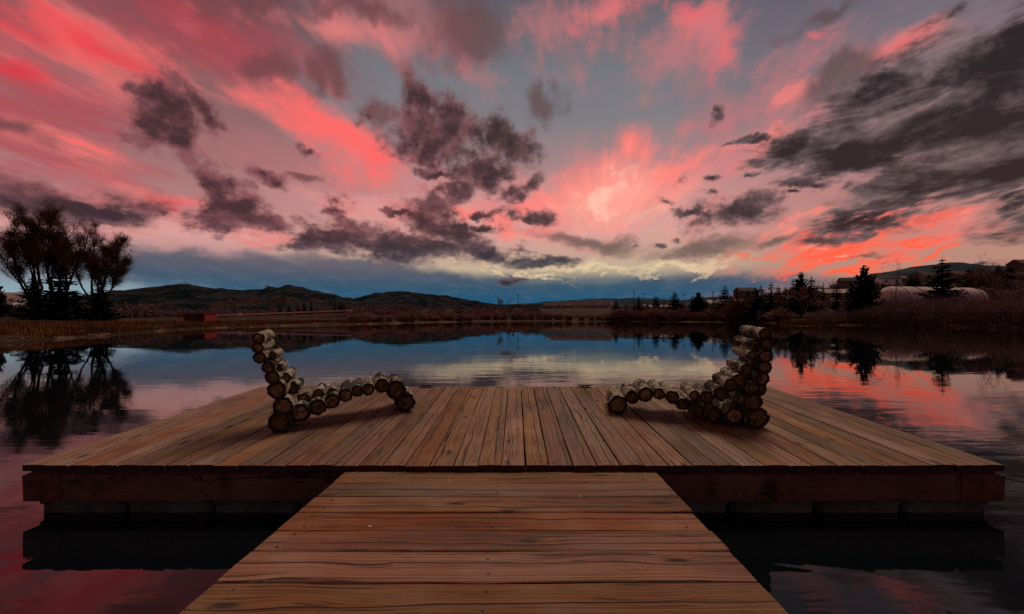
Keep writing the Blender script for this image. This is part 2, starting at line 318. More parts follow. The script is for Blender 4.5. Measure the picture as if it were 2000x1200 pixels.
# ------------------------------------------------------------------ materials
def new_mat(name):
    m = bpy.data.materials.new(name); m.use_nodes = True; nt = m.node_tree; nt.nodes.clear(); N = NB(nt)
    out = N.new('ShaderNodeOutputMaterial'); bs = N.new('ShaderNodeBsdfPrincipled'); nt.links.new(bs.outputs[0], out.inputs[0])
    return m, N, bs
def simple(name, col, col2=None, scale=3.0, rough=0.8, bump=0.0, coord='Object', spec=0.3, detail=5, rand=0.0):
    m, N, bs = new_mat(name)
    tc = N.new('ShaderNodeTexCoord'); vec = tc.outputs[coord]
    n = N.noise(vec, scale, detail, 0.6)
    base = N.mix(N.rng(n, 0.35, 0.65), (*col, 1), (*(col2 or col), 1))
    if rand:
        oi = N.new('ShaderNodeObjectInfo'); hv = N.new('ShaderNodeHueSaturation')
        N.put(hv.inputs['Value'], N.m('MULTIPLY_ADD', oi.outputs['Random'], 2 * rand, 1 - rand)); N.put(hv.inputs['Color'], base); base = hv.outputs[0]
    N.put(bs.inputs['Base Color'], base); bs.inputs['Roughness'].default_value = rough; bs.inputs['Specular IOR Level'].default_value = spec
    if bump:
        b = N.new('ShaderNodeBump'); b.inputs['Strength'].default_value = bump; b.inputs['Distance'].default_value = 0.02
        N.put(b.inputs['Height'], N.noise(vec, scale * 5, 5, 0.6)); N.l.new(b.outputs[0], bs.inputs['Normal'])
    return m

def wood_mat(name, ca, cb, cdark, seedz=0.0, sg=(0.36, 0.45, 0.0045)):
    """weathered softwood board; the grain runs along the object's own X"""
    m, N, bs = new_mat(name)
    tc = N.new('ShaderNodeTexCoord'); oi = N.new('ShaderNodeObjectInfo')
    off = N.comb(N.m('MULTIPLY', oi.outputs['Random'], 91.7), N.m('MULTIPLY', oi.outputs['Random'], 37.3), seedz)
    p = N.v('ADD', tc.outputs['Object'], off)
    # knots push the grain aside
    vor = N.new('ShaderNodeTexVoronoi', feature='F1'); N.put(vor.inputs['Vector'], N.map(p, scale=(2.3, 7.5, 2.0))); vor.inputs['Scale'].default_value = 1.0; vor.inputs['Randomness'].default_value = 1.0
    kd = vor.outputs['Distance']
    knot_on = N.rng(N.sep(vor.outputs['Color'])[0], 0.30, 0.34)
    knot = N.m('MULTIPLY', N.rng(kd, 0.20, 0.08), knot_on)
    core = N.m('MULTIPLY', N.rng(kd, 0.12, 0.075), knot_on)
    px, py, pz = N.sep(p)
    wav = N.m('MULTIPLY', N.m('SUBTRACT', N.noise(N.map(p, scale=(1.1, 2.5, 1)), 1.0, 3), 0.5), 0.055)
    push = N.m('MULTIPLY', N.rng(kd, 0.55, 0.05), N.m('MULTIPLY', knot_on, 0.022))
    g = N.comb(px, N.m('ADD', py, N.m('ADD', wav, push)), pz)
    ring = N.noise(N.map(g, scale=(0.40, 95, 18)), 1.0, 5, 0.62)
    fine = N.noise(N.map(g, scale=(5, 240, 60)), 1.0, 4, 0.65)
    crackn = N.noise(N.map(g, loc=(3, 1, 8), scale=(0.5, 30, 5)), 1.0, 4, 0.55)
    crack = N.m('MULTIPLY', N.rng(N.m('ABSOLUTE', N.m('SUBTRACT', crackn, 0.5)), 0.014, 0.003), N.rng(N.noise(N.map(p, loc=(9, 2, 4), scale=(0.9, 9, 2)), 1.0, 2), 0.42, 0.56))
    oy = N.sep(tc.outputs['Object'])[1]
    cy = N.m('MULTIPLY', N.m('SUBTRACT', N.m('FRACT', N.m('MULTIPLY', oi.outputs['Random'], 23.1)), 0.5), 0.09)
    sw = N.m('MULTIPLY', N.m('SUBTRACT', N.noise(N.map(p, loc=(4, 0, 2), scale=(0.8, 0.2, 1)), 1.0, 5, 0.55), 0.5), 0.10)
    split = N.m('MULTIPLY', N.rng(N.m('ABSOLUTE', N.m('SUBTRACT', N.m('ADD', oy, push), N.m('ADD', cy, sw))), sg[2], 0.0012), N.rng(N.noise(N.map(p, loc=(8, 0, 5), scale=(1.3, 0.3, 1)), 1.0, 3), sg[0], sg[1]))
    crack = N.m('MAXIMUM', crack, split)
    wear = N.noise(p, 2.3, 6, 0.62)
    t = N.m('ADD', N.m('MULTIPLY', ring, 0.75), N.m('MULTIPLY', fine, 0.35))
    col = N.mix(N.rng(t, 0.42, 0.68), (*ca, 1), (*cb, 1))
    col = N.mix(N.rng(ring, 0.52, 0.74, 0, 0.50), col, (*cdark, 1))
    col = N.mix(N.rng(wear, 0.42, 0.72, 0.0, 0.5), col, (ca[0] * 1.1, ca[0] * 0.68, ca[0] * 0.46, 1))
    col = N.mix(N.rng(N.noise(p, 0.9, 5, 0.65), 0.46, 0.74, 0.0, 0.65), col, (cdark[0] * 1.5, cdark[1] * 1.5, cdark[2] * 1.4, 1))
    col = N.mix(N.m('MULTIPLY', knot, 0.6), col, (*cdark, 1))
    col = N.mix(N.m('MULTIPLY', core, 0.75), col, (cdark[0] * 0.25, cdark[1] * 0.25, cdark[2] * 0.25, 1))
    col = N.mix(N.m('MULTIPLY', crack, 0.9), col, (cdark[0] * 0.12, cdark[1] * 0.12, cdark[2] * 0.12, 1))
    col = N.mix(N.rng(N.noise(N.map(p, loc=(0, 3, 0), scale=(1.5, 5, 1)), 1.0, 5, 0.65), 0.48, 0.72, 0.0, 0.40), col, (0.22, 0.150, 0.108, 1))
    # bird-lime and pale scuffs
    v2 = N.new('ShaderNodeTexVoronoi', feature='F1'); N.put(v2.inputs['Vector'], N.map(p, scale=(5.5, 5.5, 1))); v2.inputs['Scale'].default_value = 1.0
    spk = N.m('MULTIPLY', N.rng(v2.outputs['Distance'], 0.055, 0.025), N.rng(N.sep(v2.outputs['Color'])[1], 0.72, 0.76))
    col = N.mix(N.m('MULTIPLY', spk, 0.8), col, (0.55, 0.5, 0.42, 1))
    hv = N.new('ShaderNodeHueSaturation'); N.put(hv.inputs['Color'], col); N.put(hv.inputs['Value'], N.m('MULTIPLY_ADD', oi.outputs['Random'], 0.50, 0.70))
    N.put(hv.inputs['Hue'], N.m('MULTIPLY_ADD', N.m('FRACT', N.m('MULTIPLY', oi.outputs['Random'], 17.3)), 0.016, 0.490))
    N.put(hv.inputs['Saturation'], N.m('MULTIPLY_ADD', N.m('FRACT', N.m('MULTIPLY', oi.outputs['Random'], 7.7)), 0.3, 0.85))
    N.put(bs.inputs['Base Color'], hv.outputs[0])
    bs.inputs['Roughness'].default_value = 0.72; bs.inputs['Specular IOR Level'].default_value = 0.25
    N.put(bs.inputs['Roughness'], N.rng(fine, 0.3, 0.7, 0.6, 0.85))
    h = N.m('SUBTRACT', N.m('ADD', N.m('MULTIPLY', ring, 0.5), N.m('MULTIPLY', fine, 0.5)), N.m('ADD', N.m('MULTIPLY', crack, 1.6), N.m('MULTIPLY', core, 0.5)))
    b = N.new('ShaderNodeBump'); b.inputs['Strength'].default_value = 0.65; b.inputs['Distance'].default_value = 0.004
    N.put(b.inputs['Height'], h); N.l.new(b.outputs[0], bs.inputs['Normal'])
    return m

M = {}
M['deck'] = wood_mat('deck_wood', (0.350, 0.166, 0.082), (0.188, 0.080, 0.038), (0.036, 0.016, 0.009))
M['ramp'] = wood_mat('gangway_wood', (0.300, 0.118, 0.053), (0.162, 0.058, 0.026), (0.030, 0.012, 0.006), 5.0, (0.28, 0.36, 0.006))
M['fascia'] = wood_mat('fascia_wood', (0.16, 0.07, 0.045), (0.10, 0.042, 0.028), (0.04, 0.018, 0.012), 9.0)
M['endgrain_shade'] = simple('end_grain_and_edge_shade', (0.035, 0.017, 0.011), (0.065, 0.032, 0.020), 25, 0.9, 0.4)  # dark end grain with shade painted in; also blackens plank sides in the gaps
M['plate'] = simple('rusty_plate', (0.15, 0.05, 0.035), (0.08, 0.03, 0.025), 9, 0.6, 0.3)
M['bolt'] = simple('bolt_steel', (0.30, 0.27, 0.25), (0.18, 0.14, 0.12), 30, 0.45)
M['float'] = simple('grey_float', (0.10, 0.115, 0.13), (0.055, 0.062, 0.07), 6, 0.55, 0.2)
M['iron'] = simple('dark_iron', (0.05, 0.045, 0.045), (0.09, 0.07, 0.06), 12, 0.5)

def bark_mat():
    m, N, bs = new_mat('birch_bark')
    tc = N.new('ShaderNodeTexCoord'); oi = N.new('ShaderNodeObjectInfo')
    p = N.v('ADD', tc.outputs['Object'], N.comb(N.m('MULTIPLY', oi.outputs['Random'], 53.0), N.m('MULTIPLY', oi.outputs['Random'], 19.0), 0.0))
    big = N.noise(N.map(p, scale=(6, 14, 14)), 1.0, 5, 0.65)
    mid = N.noise(N.map(p, scale=(30, 26, 26)), 1.0, 6, 0.7)
    lent = N.noise(N.map(p, scale=(90, 18, 18)), 1.0, 3, 0.6)
    pale = N.mix(N.rng(mid, 0.42, 0.72), (0.22, 0.17, 0.11, 1), (0.80, 0.70, 0.58, 1))
    pale = N.mix(N.rng(N.noise(p, 9, 4), 0.5, 0.7, 0, 0.7), pale, (0.26, 0.20, 0.09, 1))
    dk = N.mix(mid, (0.012, 0.010, 0.009, 1), (0.06, 0.045, 0.035, 1))
    f = N.m('ADD', N.m('MULTIPLY', big, 0.6), N.m('ADD', N.m('MULTIPLY', mid, 0.35), N.m('MULTIPLY', oi.outputs['Random'], 0.10)))
    col = N.mix(N.rng(f, 0.49, 0.56), dk, pale)
    col = N.mix(N.rng(lent, 0.60, 0.66, 0, 0.85), col, (0.025, 0.02, 0.018, 1))
    N.put(bs.inputs['Base Color'], col); bs.inputs['Roughness'].default_value = 0.85; bs.inputs['Specular IOR Level'].default_value = 0.2
    b = N.new('ShaderNodeBump'); b.inputs['Strength'].default_value = 1.0; b.inputs['Distance'].default_value = 0.018
    N.put(b.inputs['Height'], N.m('ADD', mid, N.m('MULTIPLY', big, 0.6))); N.l.new(b.outputs[0], bs.inputs['Normal'])
    return m
def end_mat():
    """sawn log end: radial checks and rings about the object's X axis"""
    m, N, bs = new_mat('log_end_grain')
    tc = N.new('ShaderNodeTexCoord'); oi = N.new('ShaderNodeObjectInfo')
    x, y, z = N.sep(tc.outputs['Object'])
    rr = N.v('LENGTH', N.comb(0.0, y, z)); an = N.m('ARCTAN2', z, y)
    pr = N.v('ADD', tc.outputs['Object'], N.comb(N.m('MULTIPLY', oi.outputs['Random'], 31.0), 0, 0))
    rings = N.m('SINE', N.m('ADD', N.m('MULTIPLY', rr, 750.0), N.m('MULTIPLY', N.noise(pr, 30, 3), 6.0)))
    rad = N.noise(N.comb(N.m('MULTIPLY', N.m('SINE', an), 3.0), N.m('MULTIPLY', N.m('COSINE', an), 3.0), N.m('MULTIPLY', oi.outputs['Random'], 40.0)), 2.0, 4, 0.7)
    stain = N.noise(pr, 26, 5, 0.65)
    col = N.mix(N.rng(stain, 0.32, 0.68), (0.045, 0.027, 0.014, 1), (0.34, 0.225, 0.125, 1))
    col = N.mix(N.rng(rings, 0.2, 1.0, 0, 0.45), col, (0.09, 0.05, 0.025, 1))
    col = N.mix(N.rng(rad, 0.56, 0.64, 0, 0.85), col, (0.02, 0.012, 0.008, 1))
    hv = N.new('ShaderNodeHueSaturation'); N.put(hv.inputs['Color'], col); N.put(hv.inputs['Value'], N.m('MULTIPLY_ADD', oi.outputs['Random'], 0.9, 0.5))
    N.put(bs.inputs['Base Color'], hv.outputs[0]); bs.inputs['Roughness'].default_value = 0.85; bs.inputs['Specular IOR Level'].default_value = 0.15
    b = N.new('ShaderNodeBump'); b.inputs['Strength'].default_value = 0.5; b.inputs['Distance'].default_value = 0.004
    N.put(b.inputs['Height'], N.m('ADD', stain, N.m('MULTIPLY', rad, -1.0))); N.l.new(b.outputs[0], bs.inputs['Normal'])
    return m
M['bark'] = bark_mat(); M['end'] = end_mat()
M['barkrim'] = simple('bark_rim', (0.018, 0.013, 0.010), (0.045, 0.032, 0.022), 40, 0.9, 0.5)

# ------------------------------------------------------------------ terrain
def interp(x, pts):
    if x <= pts[0][0]: return pts[0][1]
    for (a, b), (c, d) in zip(pts, pts[1:]):
        if x <= c: return b + (d - b) * (x - a) / (c - a)
    return pts[-1][1]
SHORE_PX = [(0,672),(100,664),(210,656),(300,648.5),(420,641),(560,637),(680,634.5),(760,632.5),(900,629),(1000,628.2),(1100,628.2),(1200,628.6),(1330,629),(1450,630),(1520,632),(1548,637),(1590,637.5),(1640,635.5),(1760,637),(1850,639),(2000,642)]
SHORE = [(-pi, 9.0), (-2.6, 10.0), (-2.0, 16.0), (-1.4, 22.0), (-1.05, 27.0)]
for x_, y_ in SHORE_PX:
    Yd = CAMZ * F / (y_ - HY); a_ = atan((x_ - CX) / F); SHORE.append((a_, Yd / cos(a_)))
SHORE += [(1.05, 78.0), (1.5, 60.0), (2.1, 30.0), (2.7, 12.0), (pi, 9.0)]
BERM = [(-300, 620.5), (300, 620), (420, 619), (560, 613.5), (690, 608.5), (760, 607.5), (1000, 608), (1200, 608), (1400, 604), (1500, 598), (1600, 592), (1800, 588), (2000, 586), (2300, 586)]
SLOPE = [(-300, 617), (700, 605), (1100, 603), (1300, 601), (1400, 597), (1500, 578), (1600, 566), (1700, 557), (1800, 549), (1900, 536), (2000, 530), (2300, 530)]
def ease(t): t = max(0.0, min(1.0, t)); return t * t * (3 - 2 * t)
def ground_rz(az, r):
    D = interp(az, SHORE); off = r - D
    azc = max(-0.95, min(0.95, az)); px = CX + F * tan(azc); wy = r * cos(azc)
    zb = CAMZ + (HY - interp(px, BERM)) / F * (D + 70) * cos(azc)
    z = interp(off, [(-60, -3.0), (-6, -1.3), (-2, -0.45), (-0.5, -0.10), (0, 0.0), (0.5, 0.10), (1.5, 0.22), (4, 0.36), (10, 0.52), (25, 0.72), (40, 0.9)])
    if off > 25: z = z + (zb - z) * ease((off - 25) / 45.0)
    if off > 90:
        zs = CAMZ + (HY - interp(px, SLOPE)) / F * 400.0 * cos(azc)
        z = z + (max(zs, z) - z) * ease((r - D - 90) / max(60.0, 400.0 - D - 90))
    if off > 1.0: z += 0.10 * min(1.0, off / 12.0) * (mnoise.noise(Vector((r * sin(az) * 0.13, r * cos(az) * 0.13, 0))) + 0.6 * mnoise.noise(Vector((r * sin(az) * 0.5, r * cos(az) * 0.5, 3))))
    return z
def gz(X, Y): return ground_rz(atan2(X, Y), sqrt(X * X + Y * Y))
def ashore(px, Y, off):
    az = atan((px - CX) / F); m_ = (interp(az, SHORE) + off) * cos(az)
    return Y if Y >= m_ else m_ + (m_ - Y) * .25
def spot(px, Y, sink=0.0):
    X = (px - CX) / F * Y; return Vector((X, Y, gz(X, Y) - sink))

def build_ground():
    azs = []; a = -pi
    while a < pi - 1e-6:
        azs.append(a); a += radians(0.3) if abs(a) < 0.95 else radians(2.0)
    offs = [-60, -30, -12, -6, -3, -1.2, -0.5, -0.2, 0, .2, .5, 1, 1.7, 2.6, 4, 6, 8.5, 12, 16, 21, 27, 34, 42, 52, 62, 74, 88, 105, 130, 160, 200, 250, 310, 380, 480, 700, 1200, 2500, 6000, 14000]
    vs, fs = [(0, 0, -3.0)], []
    n, k = len(azs), len(offs)
    for a in azs:
        D = interp(a, SHORE)
        for i, o in enumerate(offs):
            r = max(D + o + (0.35 * mnoise.noise(Vector((a * 90, o * .2, 1))) if -1 < o < 5 else 0), 0.3 + 0.05 * i)
            vs.append((r * sin(a), r * cos(a), ground_rz(a, r)))
    for j in range(n):
        j2 = (j + 1) % n
        fs.append((0, 1 + j2 * k, 1 + j * k))
        for i in range(k - 1):
            fs.append((1 + j * k + i, 1 + j2 * k + i, 1 + j2 * k + i + 1, 1 + j * k + i + 1))
    m, N, bs = new_mat('bank_earth')
    tc = N.new('ShaderNodeTexCoord'); p = tc.outputs['Object']; x, y, z = N.sep(p)
    n1 = N.noise(p, 0.12, 6, 0.6); n2 = N.noise(p, 0.9, 6, 0.65); n3 = N.noise(p, 9, 4, 0.6)
    c = N.mix(N.rng(n1, 0.38, 0.62), (0.036, 0.018, 0.011, 1), (0.060, 0.034, 0.011, 1))
    c = N.mix(N.rng(n2, 0.52, 0.66, 0, 0.8), c, (0.022, 0.014, 0.009, 1))
    c = N.mix(N.rng(N.m('MULTIPLY', n2, N.m('ADD', n1, 0.45)), 0.56, 0.66, 0, 0.85), c, (0.12, 0.065, 0.048, 1))
    shore = N.m('MULTIPLY', N.rng(z, 0.22, 0.08), N.rng(N.noise(p, 0.25, 3), 0.50, 0.62))
    c = N.mix(N.m('MULTIPLY', shore, N.rng(n3, 0.38, 0.62, 0.1, 0.9)), c, (0.26, 0.145, 0.115, 1))
    wet = N.rng(z, 0.035, -0.02); c = N.mix(wet, c, (0.014, 0.011, 0.009, 1))
    N.put(bs.inputs['Base Color'], c); bs.inputs['Roughness'].default_value = 0.95; bs.inputs['Specular IOR Level'].default_value = 0.1
    b = N.new('ShaderNodeBump'); b.inputs['Strength'].default_value = 0.7; b.inputs['Distance'].default_value = 0.15; N.put(b.inputs['Height'], n3); N.l.new(b.outputs[0], bs.inputs['Normal'])
    o = mesh_obj('ground', vs, fs, m, smooth=True); struct(o)
build_ground()

def build_water():
    m, N, bs = new_mat('lake_water')
    tc = N.new('ShaderNodeTexCoord'); p = tc.outputs['Object']; x, y, z = N.sep(p)
    bs.inputs['Base Color'].default_value = (0.004, 0.006, 0.008, 1); bs.inputs['Roughness'].default_value = 0.015
    bs.inputs['IOR'].default_value = 1.333; bs.inputs['Specular IOR Level'].default_value = 0.5
    dist = N.v('LENGTH', p)
    r1 = N.noise(N.map(p, rot=(0, 0, radians(14)), scale=(0.8, 3.0, 1)), 1.0, 3, 0.5, dist=0.6)
    r2 = N.noise(N.map(p, rot=(0, 0, radians(-22)), scale=(3.0, 8.0, 1)), 1.0, 2, 0.5, dist=0.4)
    r3 = N.noise(N.map(p, scale=(0.10, 0.45, 1)), 1.0, 2, 0.5)
    near = N.rng(dist, 8.0, 1.5)
    calm = N.rng(N.noise(N.map(p, scale=(0.05, 0.16, 1)), 1.0, 3), 0.40, 0.62, 0.25, 1.0)
    fade = N.m('POWER', N.m('DIVIDE', 1.0, N.m('ADD', 1.0, N.m('MULTIPLY', dist, 0.16))), 2.0)
    h = N.m('ADD', N.m('MULTIPLY', r1, N.m('MULTIPLY', fade, 0.040)), N.m('ADD', N.m('MULTIPLY', r2, N.m('MULTIPLY', near, 0.0042)), N.m('MULTIPLY', r3, 0.0045)))
    b = N.new('ShaderNodeBump'); b.inputs['Strength'].default_value = 1.0; b.inputs['Distance'].default_value = 1.0
    N.put(b.inputs['Height'], N.m('MULTIPLY', N.m('MULTIPLY', h, calm), 0.62)); N.l.new(b.outputs[0], bs.inputs['Normal'])
    vs = [(0, 0, 0)]; fs = []
    for i in range(96):
        a = -pi + 2 * pi * i / 96; r = max(interp(a + da, SHORE) for da in (-.07, 0, .07)) + 4
        vs.append((r * sin(a), r * cos(a), 0))
    for i in range(96): fs.append((0, 1 + (i + 1) % 96, 1 + i))
    struct(mesh_obj('lake_water', vs, fs, m))
build_water()

def build_hills(name, ridge, R, depth, mat, rough, seed, pxs=(-700, 2700)):
    """a range whose crest follows the list of (px, py) seen from the lake"""
    n, rows = 640, 17; vs, fs = [], []
    a0, a1 = -1.1, 1.1
    for i in range(n + 1):
        a = a0 + (a1 - a0) * i / n; ac = max(-1.0, min(1.0, a)); px = CX + F * tan(ac)
        top = CAMZ + (HY - interp(px, ridge)) / F * R * cos(ac)
        for j in range(rows):
            t = j / (rows - 1) * 1.5
            r = R - depth + depth * t
            s = sin(min(t, 1.0) * pi / 2) ** 1.15 if t <= 1 else cos((t - 1) * pi / 2 * 1.0) ** 1.2
            z = top * s
            if t < 0.97 or t > 1.03: z += rough * top * s * (mnoise.noise(Vector((a * 18, t * 3.0, seed))) + 0.5 * mnoise.noise(Vector((a * 60, t * 8, seed + 4)))) * (1 - abs(2 * min(t, 1) - 1) * 0.3) * (0.0 if t > 1 else (1 - t) ** 0.5)
            else: z += top * (0.014 * mnoise.noise(Vector((a * 220, 1, seed))) + 0.016 * abs(mnoise.noise(Vector((a * 900, 3, seed)))))
            vs.append((r * sin(a), r * cos(a), z - 1.0))
    for i in range(n):
        for j in range(rows - 1):
            b = i * rows + j; fs.append((b, b + rows, b + rows + 1, b + 1))
    struct(mesh_obj(name, vs, fs, mat, smooth=True))
def hill_mat(name, a, b, c2, sc):
    m, N, bs = new_mat(name); tc = N.new('ShaderNodeTexCoord'); p = tc.outputs['Object']
    n1 = N.noise(N.map(p, scale=(1, 1, 2.2)), sc, 7, 0.62); n2 = N.noise(N.map(p, loc=(900, 30, 4), scale=(1, 1, 5)), sc * 2.2, 5, 0.6)
    c = N.mix(N.rng(n1, 0.42, 0.58), (*a, 1), (*b, 1)); c = N.mix(N.rng(n2, 0.60, 0.67, 0, 0.8), c, (*c2, 1))
    N.put(bs.inputs['Base Color'], c); bs.inputs['Roughness'].default_value = 1.0; bs.inputs['Specular IOR Level'].default_value = 0.0
    return m
HILL = [(-300,575),(0,588),(120,582),(220,570),(290,562),(370,557),(430,566),(490,566),(560,562),(620,571),(660,579),(690,584),(730,577),(790,570),(860,577),(920,588),(970,594),(1100,598),(1250,600),(2300,600)]
FAR = [(-300,590),(900,600),(1040,592),(1150,584),(1240,583),(1330,586),(1400,580),(1480,583),(1560,575),(1640,560),(1690,541),(1740,532),(1780,521),(1830,518),(1900,516),(1960,520),(2050,512),(2300,505)]
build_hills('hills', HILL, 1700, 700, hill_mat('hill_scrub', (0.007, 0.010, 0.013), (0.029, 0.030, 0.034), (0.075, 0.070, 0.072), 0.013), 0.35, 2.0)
build_hills('far_ridge', FAR, 6500, 1800, hill_mat('hazy_ridge_forest', (0.030, 0.046, 0.062), (0.055, 0.066, 0.078), (0.085, 0.09, 0.10), 0.0016), 0.25, 8.0)  # distance haze is put into the forest colour as a paler blue

# ------------------------------------------------------------------ dock
def plank_mesh(name, L, W, T, seed, nseg=9, warp=0.0015, bev=0.004):
    """a board along +X from 0 to L, centred on Y, top at z = 0; worn arrises and a little bow"""
    rnd = random.Random(seed); vs, fs = [], []
    prof = [(-W/2, -T), (-W/2, -bev), (-W/2 + bev, 0), (0, 0.0012), (W/2 - bev, 0), (W/2, -bev), (W/2, -T)]
    n = len(prof); ph = rnd.uniform(0, 9)
    cup = rnd.uniform(-0.0012, 0.0016)
    for i in range(nseg + 1):
        x = L * i / nseg; dz = warp * sin(ph + i * 0.9) + rnd.uniform(-.4, .4) * warp; dy = warp * 0.7 * sin(ph * 2 + i * 0.7)
        for j, (y, z) in enumerate(prof):
            w = rnd.uniform(-.6, .6) * warp if j in (1, 5) else 0
            vs.append((x, y + dy + w, z + dz + (cup if j == 3 else 0)))
    for i in range(nseg):
        for j in range(n):
            a, b = i * n + j, i * n + (j + 1) % n; fs.append((a, a + n, b + n, b))
    fs.append(tuple(range(n))); fs.append(tuple(nseg * n + j for j in range(n - 1, -1, -1)))
    return vs, fs

DF_Y, DB_Y, DZ, DSL = 2.73, 5.27, 0.320, 0.0354
def deck_z(Y): return DZ + DSL * (Y - DF_Y)
def build_dock():
    root = empty('floating_dock', (0, DF_Y, 0), (atan(DSL), 0, 0))
    tag(root, 'wide floating dock of weathered brown planks on the lake, carrying two log loungers', 'dock')
    L = (DB_Y - DF_Y) / cos(atan(DSL)); n = 41; x0, x1 = -3.04, 3.005; pitch = (x1 - x0) / n
    rnd = random.Random(3); H = DZ
    for i in range(n):
        xc = x0 + (i + 0.5) * pitch; gap = rnd.choice((.004, .005, .006, .008, .012)); over = rnd.uniform(-0.006, 0.007)
        pieces = [(over - 0.012, L + rnd.uniform(-.004, .004))]
        if i in (20, 21): pieces = [(over - 0.012, 1.32), (1.325, L)]
        for k, (ya, yb) in enumerate(pieces):
            vs, fs = plank_mesh('plank', yb - ya, pitch - gap, 0.038, 100 + i * 2 + k)
            o = mesh_obj('plank', vs, fs, None, root, False, [M['deck'], M['endgrain_shade']], [1 if q % 7 in (0, 5, 6) else 0 for q in range(len(fs) - 2)] + [1, 1])  # painted shade on ends, long sides and underside
            o.location = (xc, ya, H + rnd.uniform(-.0022, .0022)); o.rotation_euler = (0, 0, pi / 2 + rnd.uniform(-.0008, .0008))
    def bd(name, lo, hi, mat, seed):       # a board along X
        vs, fs = plank_mesh(name, hi[0] - lo[0], hi[1] - lo[1], hi[2] - lo[2], seed, 14, 0.0012, 0.004)
        o = mesh_obj(name, vs, fs, mat, root); o.location = (lo[0], (lo[1] + hi[1]) / 2, hi[2]); return o
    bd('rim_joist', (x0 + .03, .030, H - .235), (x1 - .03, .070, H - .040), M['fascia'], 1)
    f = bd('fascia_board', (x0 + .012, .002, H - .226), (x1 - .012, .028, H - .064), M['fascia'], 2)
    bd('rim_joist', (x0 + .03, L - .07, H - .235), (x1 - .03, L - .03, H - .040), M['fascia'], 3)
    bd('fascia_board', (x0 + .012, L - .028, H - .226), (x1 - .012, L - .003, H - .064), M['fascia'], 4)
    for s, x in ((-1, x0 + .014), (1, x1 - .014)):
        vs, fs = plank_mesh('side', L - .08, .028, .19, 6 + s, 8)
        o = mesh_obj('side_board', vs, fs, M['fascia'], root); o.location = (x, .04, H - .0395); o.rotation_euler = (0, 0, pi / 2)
    for k in range(6):
        x = x0 + .5 + k * (x1 - x0 - 1.0) / 5
        b = MB(); b.box((x - .02, .075, H - .20), (x + .02, L - .075, H - .0405)); b.obj('joist', M['fascia'], root)
    # corner brackets with bolt heads
    for s, xa, xb in ((-1, x0 - .006, x0 + .225), (1, x1 - .255, x1 + .012)):
        b = MB(); b.box((xa, -.006, H - .226), (xb, .0005, H - .070)); b.box((xa, -.006, H - .070), (xb, .0015, H - .064)); 
        xs = xa if s < 0 else xb - .006
        b.box((xs, .0006, H - .226), (xs + .006, .24, H - .064))
        br = b.obj('corner_bracket', M['plate'], root)
        for bx in (.26, .50, .80):
            for bz in (.095, .19):
                hx = xa + (xb - xa) * bx
                t = MB(); t.tube([(hx, -.0135, H - bz), (hx, -.0062, H - bz)], [.007, .009], 6); t.obj('bolt', M['plate'], br)
    # plastic float tubs under the frame
    nf = 11; fx = x0 + .04; w = (x1 - .03 - fx - .022 * (nf - 1)) / nf
    k = 0
    while k < nf:
        for ya, yb in ((.045, .60), (L - .62, L - .06)):
            b = MB(); z0, z1 = -.30, H - .238; c = .025
            ring = [(fx + c, ya), (fx + w - c, ya), (fx + w, ya + c), (fx + w, yb - c), (fx + w - c, yb), (fx + c, yb), (fx, yb - c), (fx, ya + c)]
            lv = [(z0, 0.0), (z1 - .026, 0.0), (z1 - .024, -.010), (z1 - .003, -.012), (z1, 0.004)]
            cxm, cym = fx + w / 2, (ya + yb) / 2; vs = []; fs = []
            for z, g in lv:
                for (px_, py_) in ring:
                    vs.append((px_ + (g if px_ < cxm else -g) , py_ + (g if py_ < cym else -g), z))
            for r in range(len(lv) - 1):
                for j in range(8): a, bb = r * 8 + j, r * 8 + (j + 1) % 8; fs.append((a, bb, bb + 8, a + 8))
            fs.append(tuple(range(7, -1, -1))); fs.append(tuple(range((len(lv) - 1) * 8, len(lv) * 8)))
            b.add(vs, fs); b.obj('float_tub', M['float'], root)
        fx += w + .022; k += 1
    # mooring cleats on the far edge
    for px in (835, 1140):
        cxm = (px - CX) / F * DB_Y
        b = MB(); b.box((cxm - .075, L - .085, H + .0025), (cxm + .075, L - .035, H + .010))
        b.tube([(cxm - .085, L - .06, H + .030), (cxm - .04, L - .06, H + .026), (cxm + .04, L - .06, H + .026), (cxm + .085, L - .06, H + .030)], [.006, .010, .010, .006], 8)
        b.tube([(cxm - .028, L - .06, H + .009), (cxm - .028, L - .06, H + .026)], [.010, .009], 8); b.tube([(cxm + .028, L - .06, H + .009), (cxm + .028, L - .06, H + .026)], [.010, .009], 8)
        b.obj('mooring_cleat', M['iron'], root)
    # screw heads, far too small to pick apart
    b = MB()
    for i in range(n):
        xc = x0 + (i + .5) * pitch
        for yy in (.05, L * .25, L * .5, L * .75, L - .05):
            for s in (-.042, .042):
                xx, y2 = xc + s + rnd.uniform(-.006, .006), yy + rnd.uniform(-.008, .008)
                b.add([(xx + .0068 * cos(q * pi / 3), y2 + .0068 * sin(q * pi / 3), H + .0032) for q in range(6)], [tuple(range(6))])
    o = b.obj('screw_heads', M['iron'], root); o['kind'] = 'stuff'
build_dock()

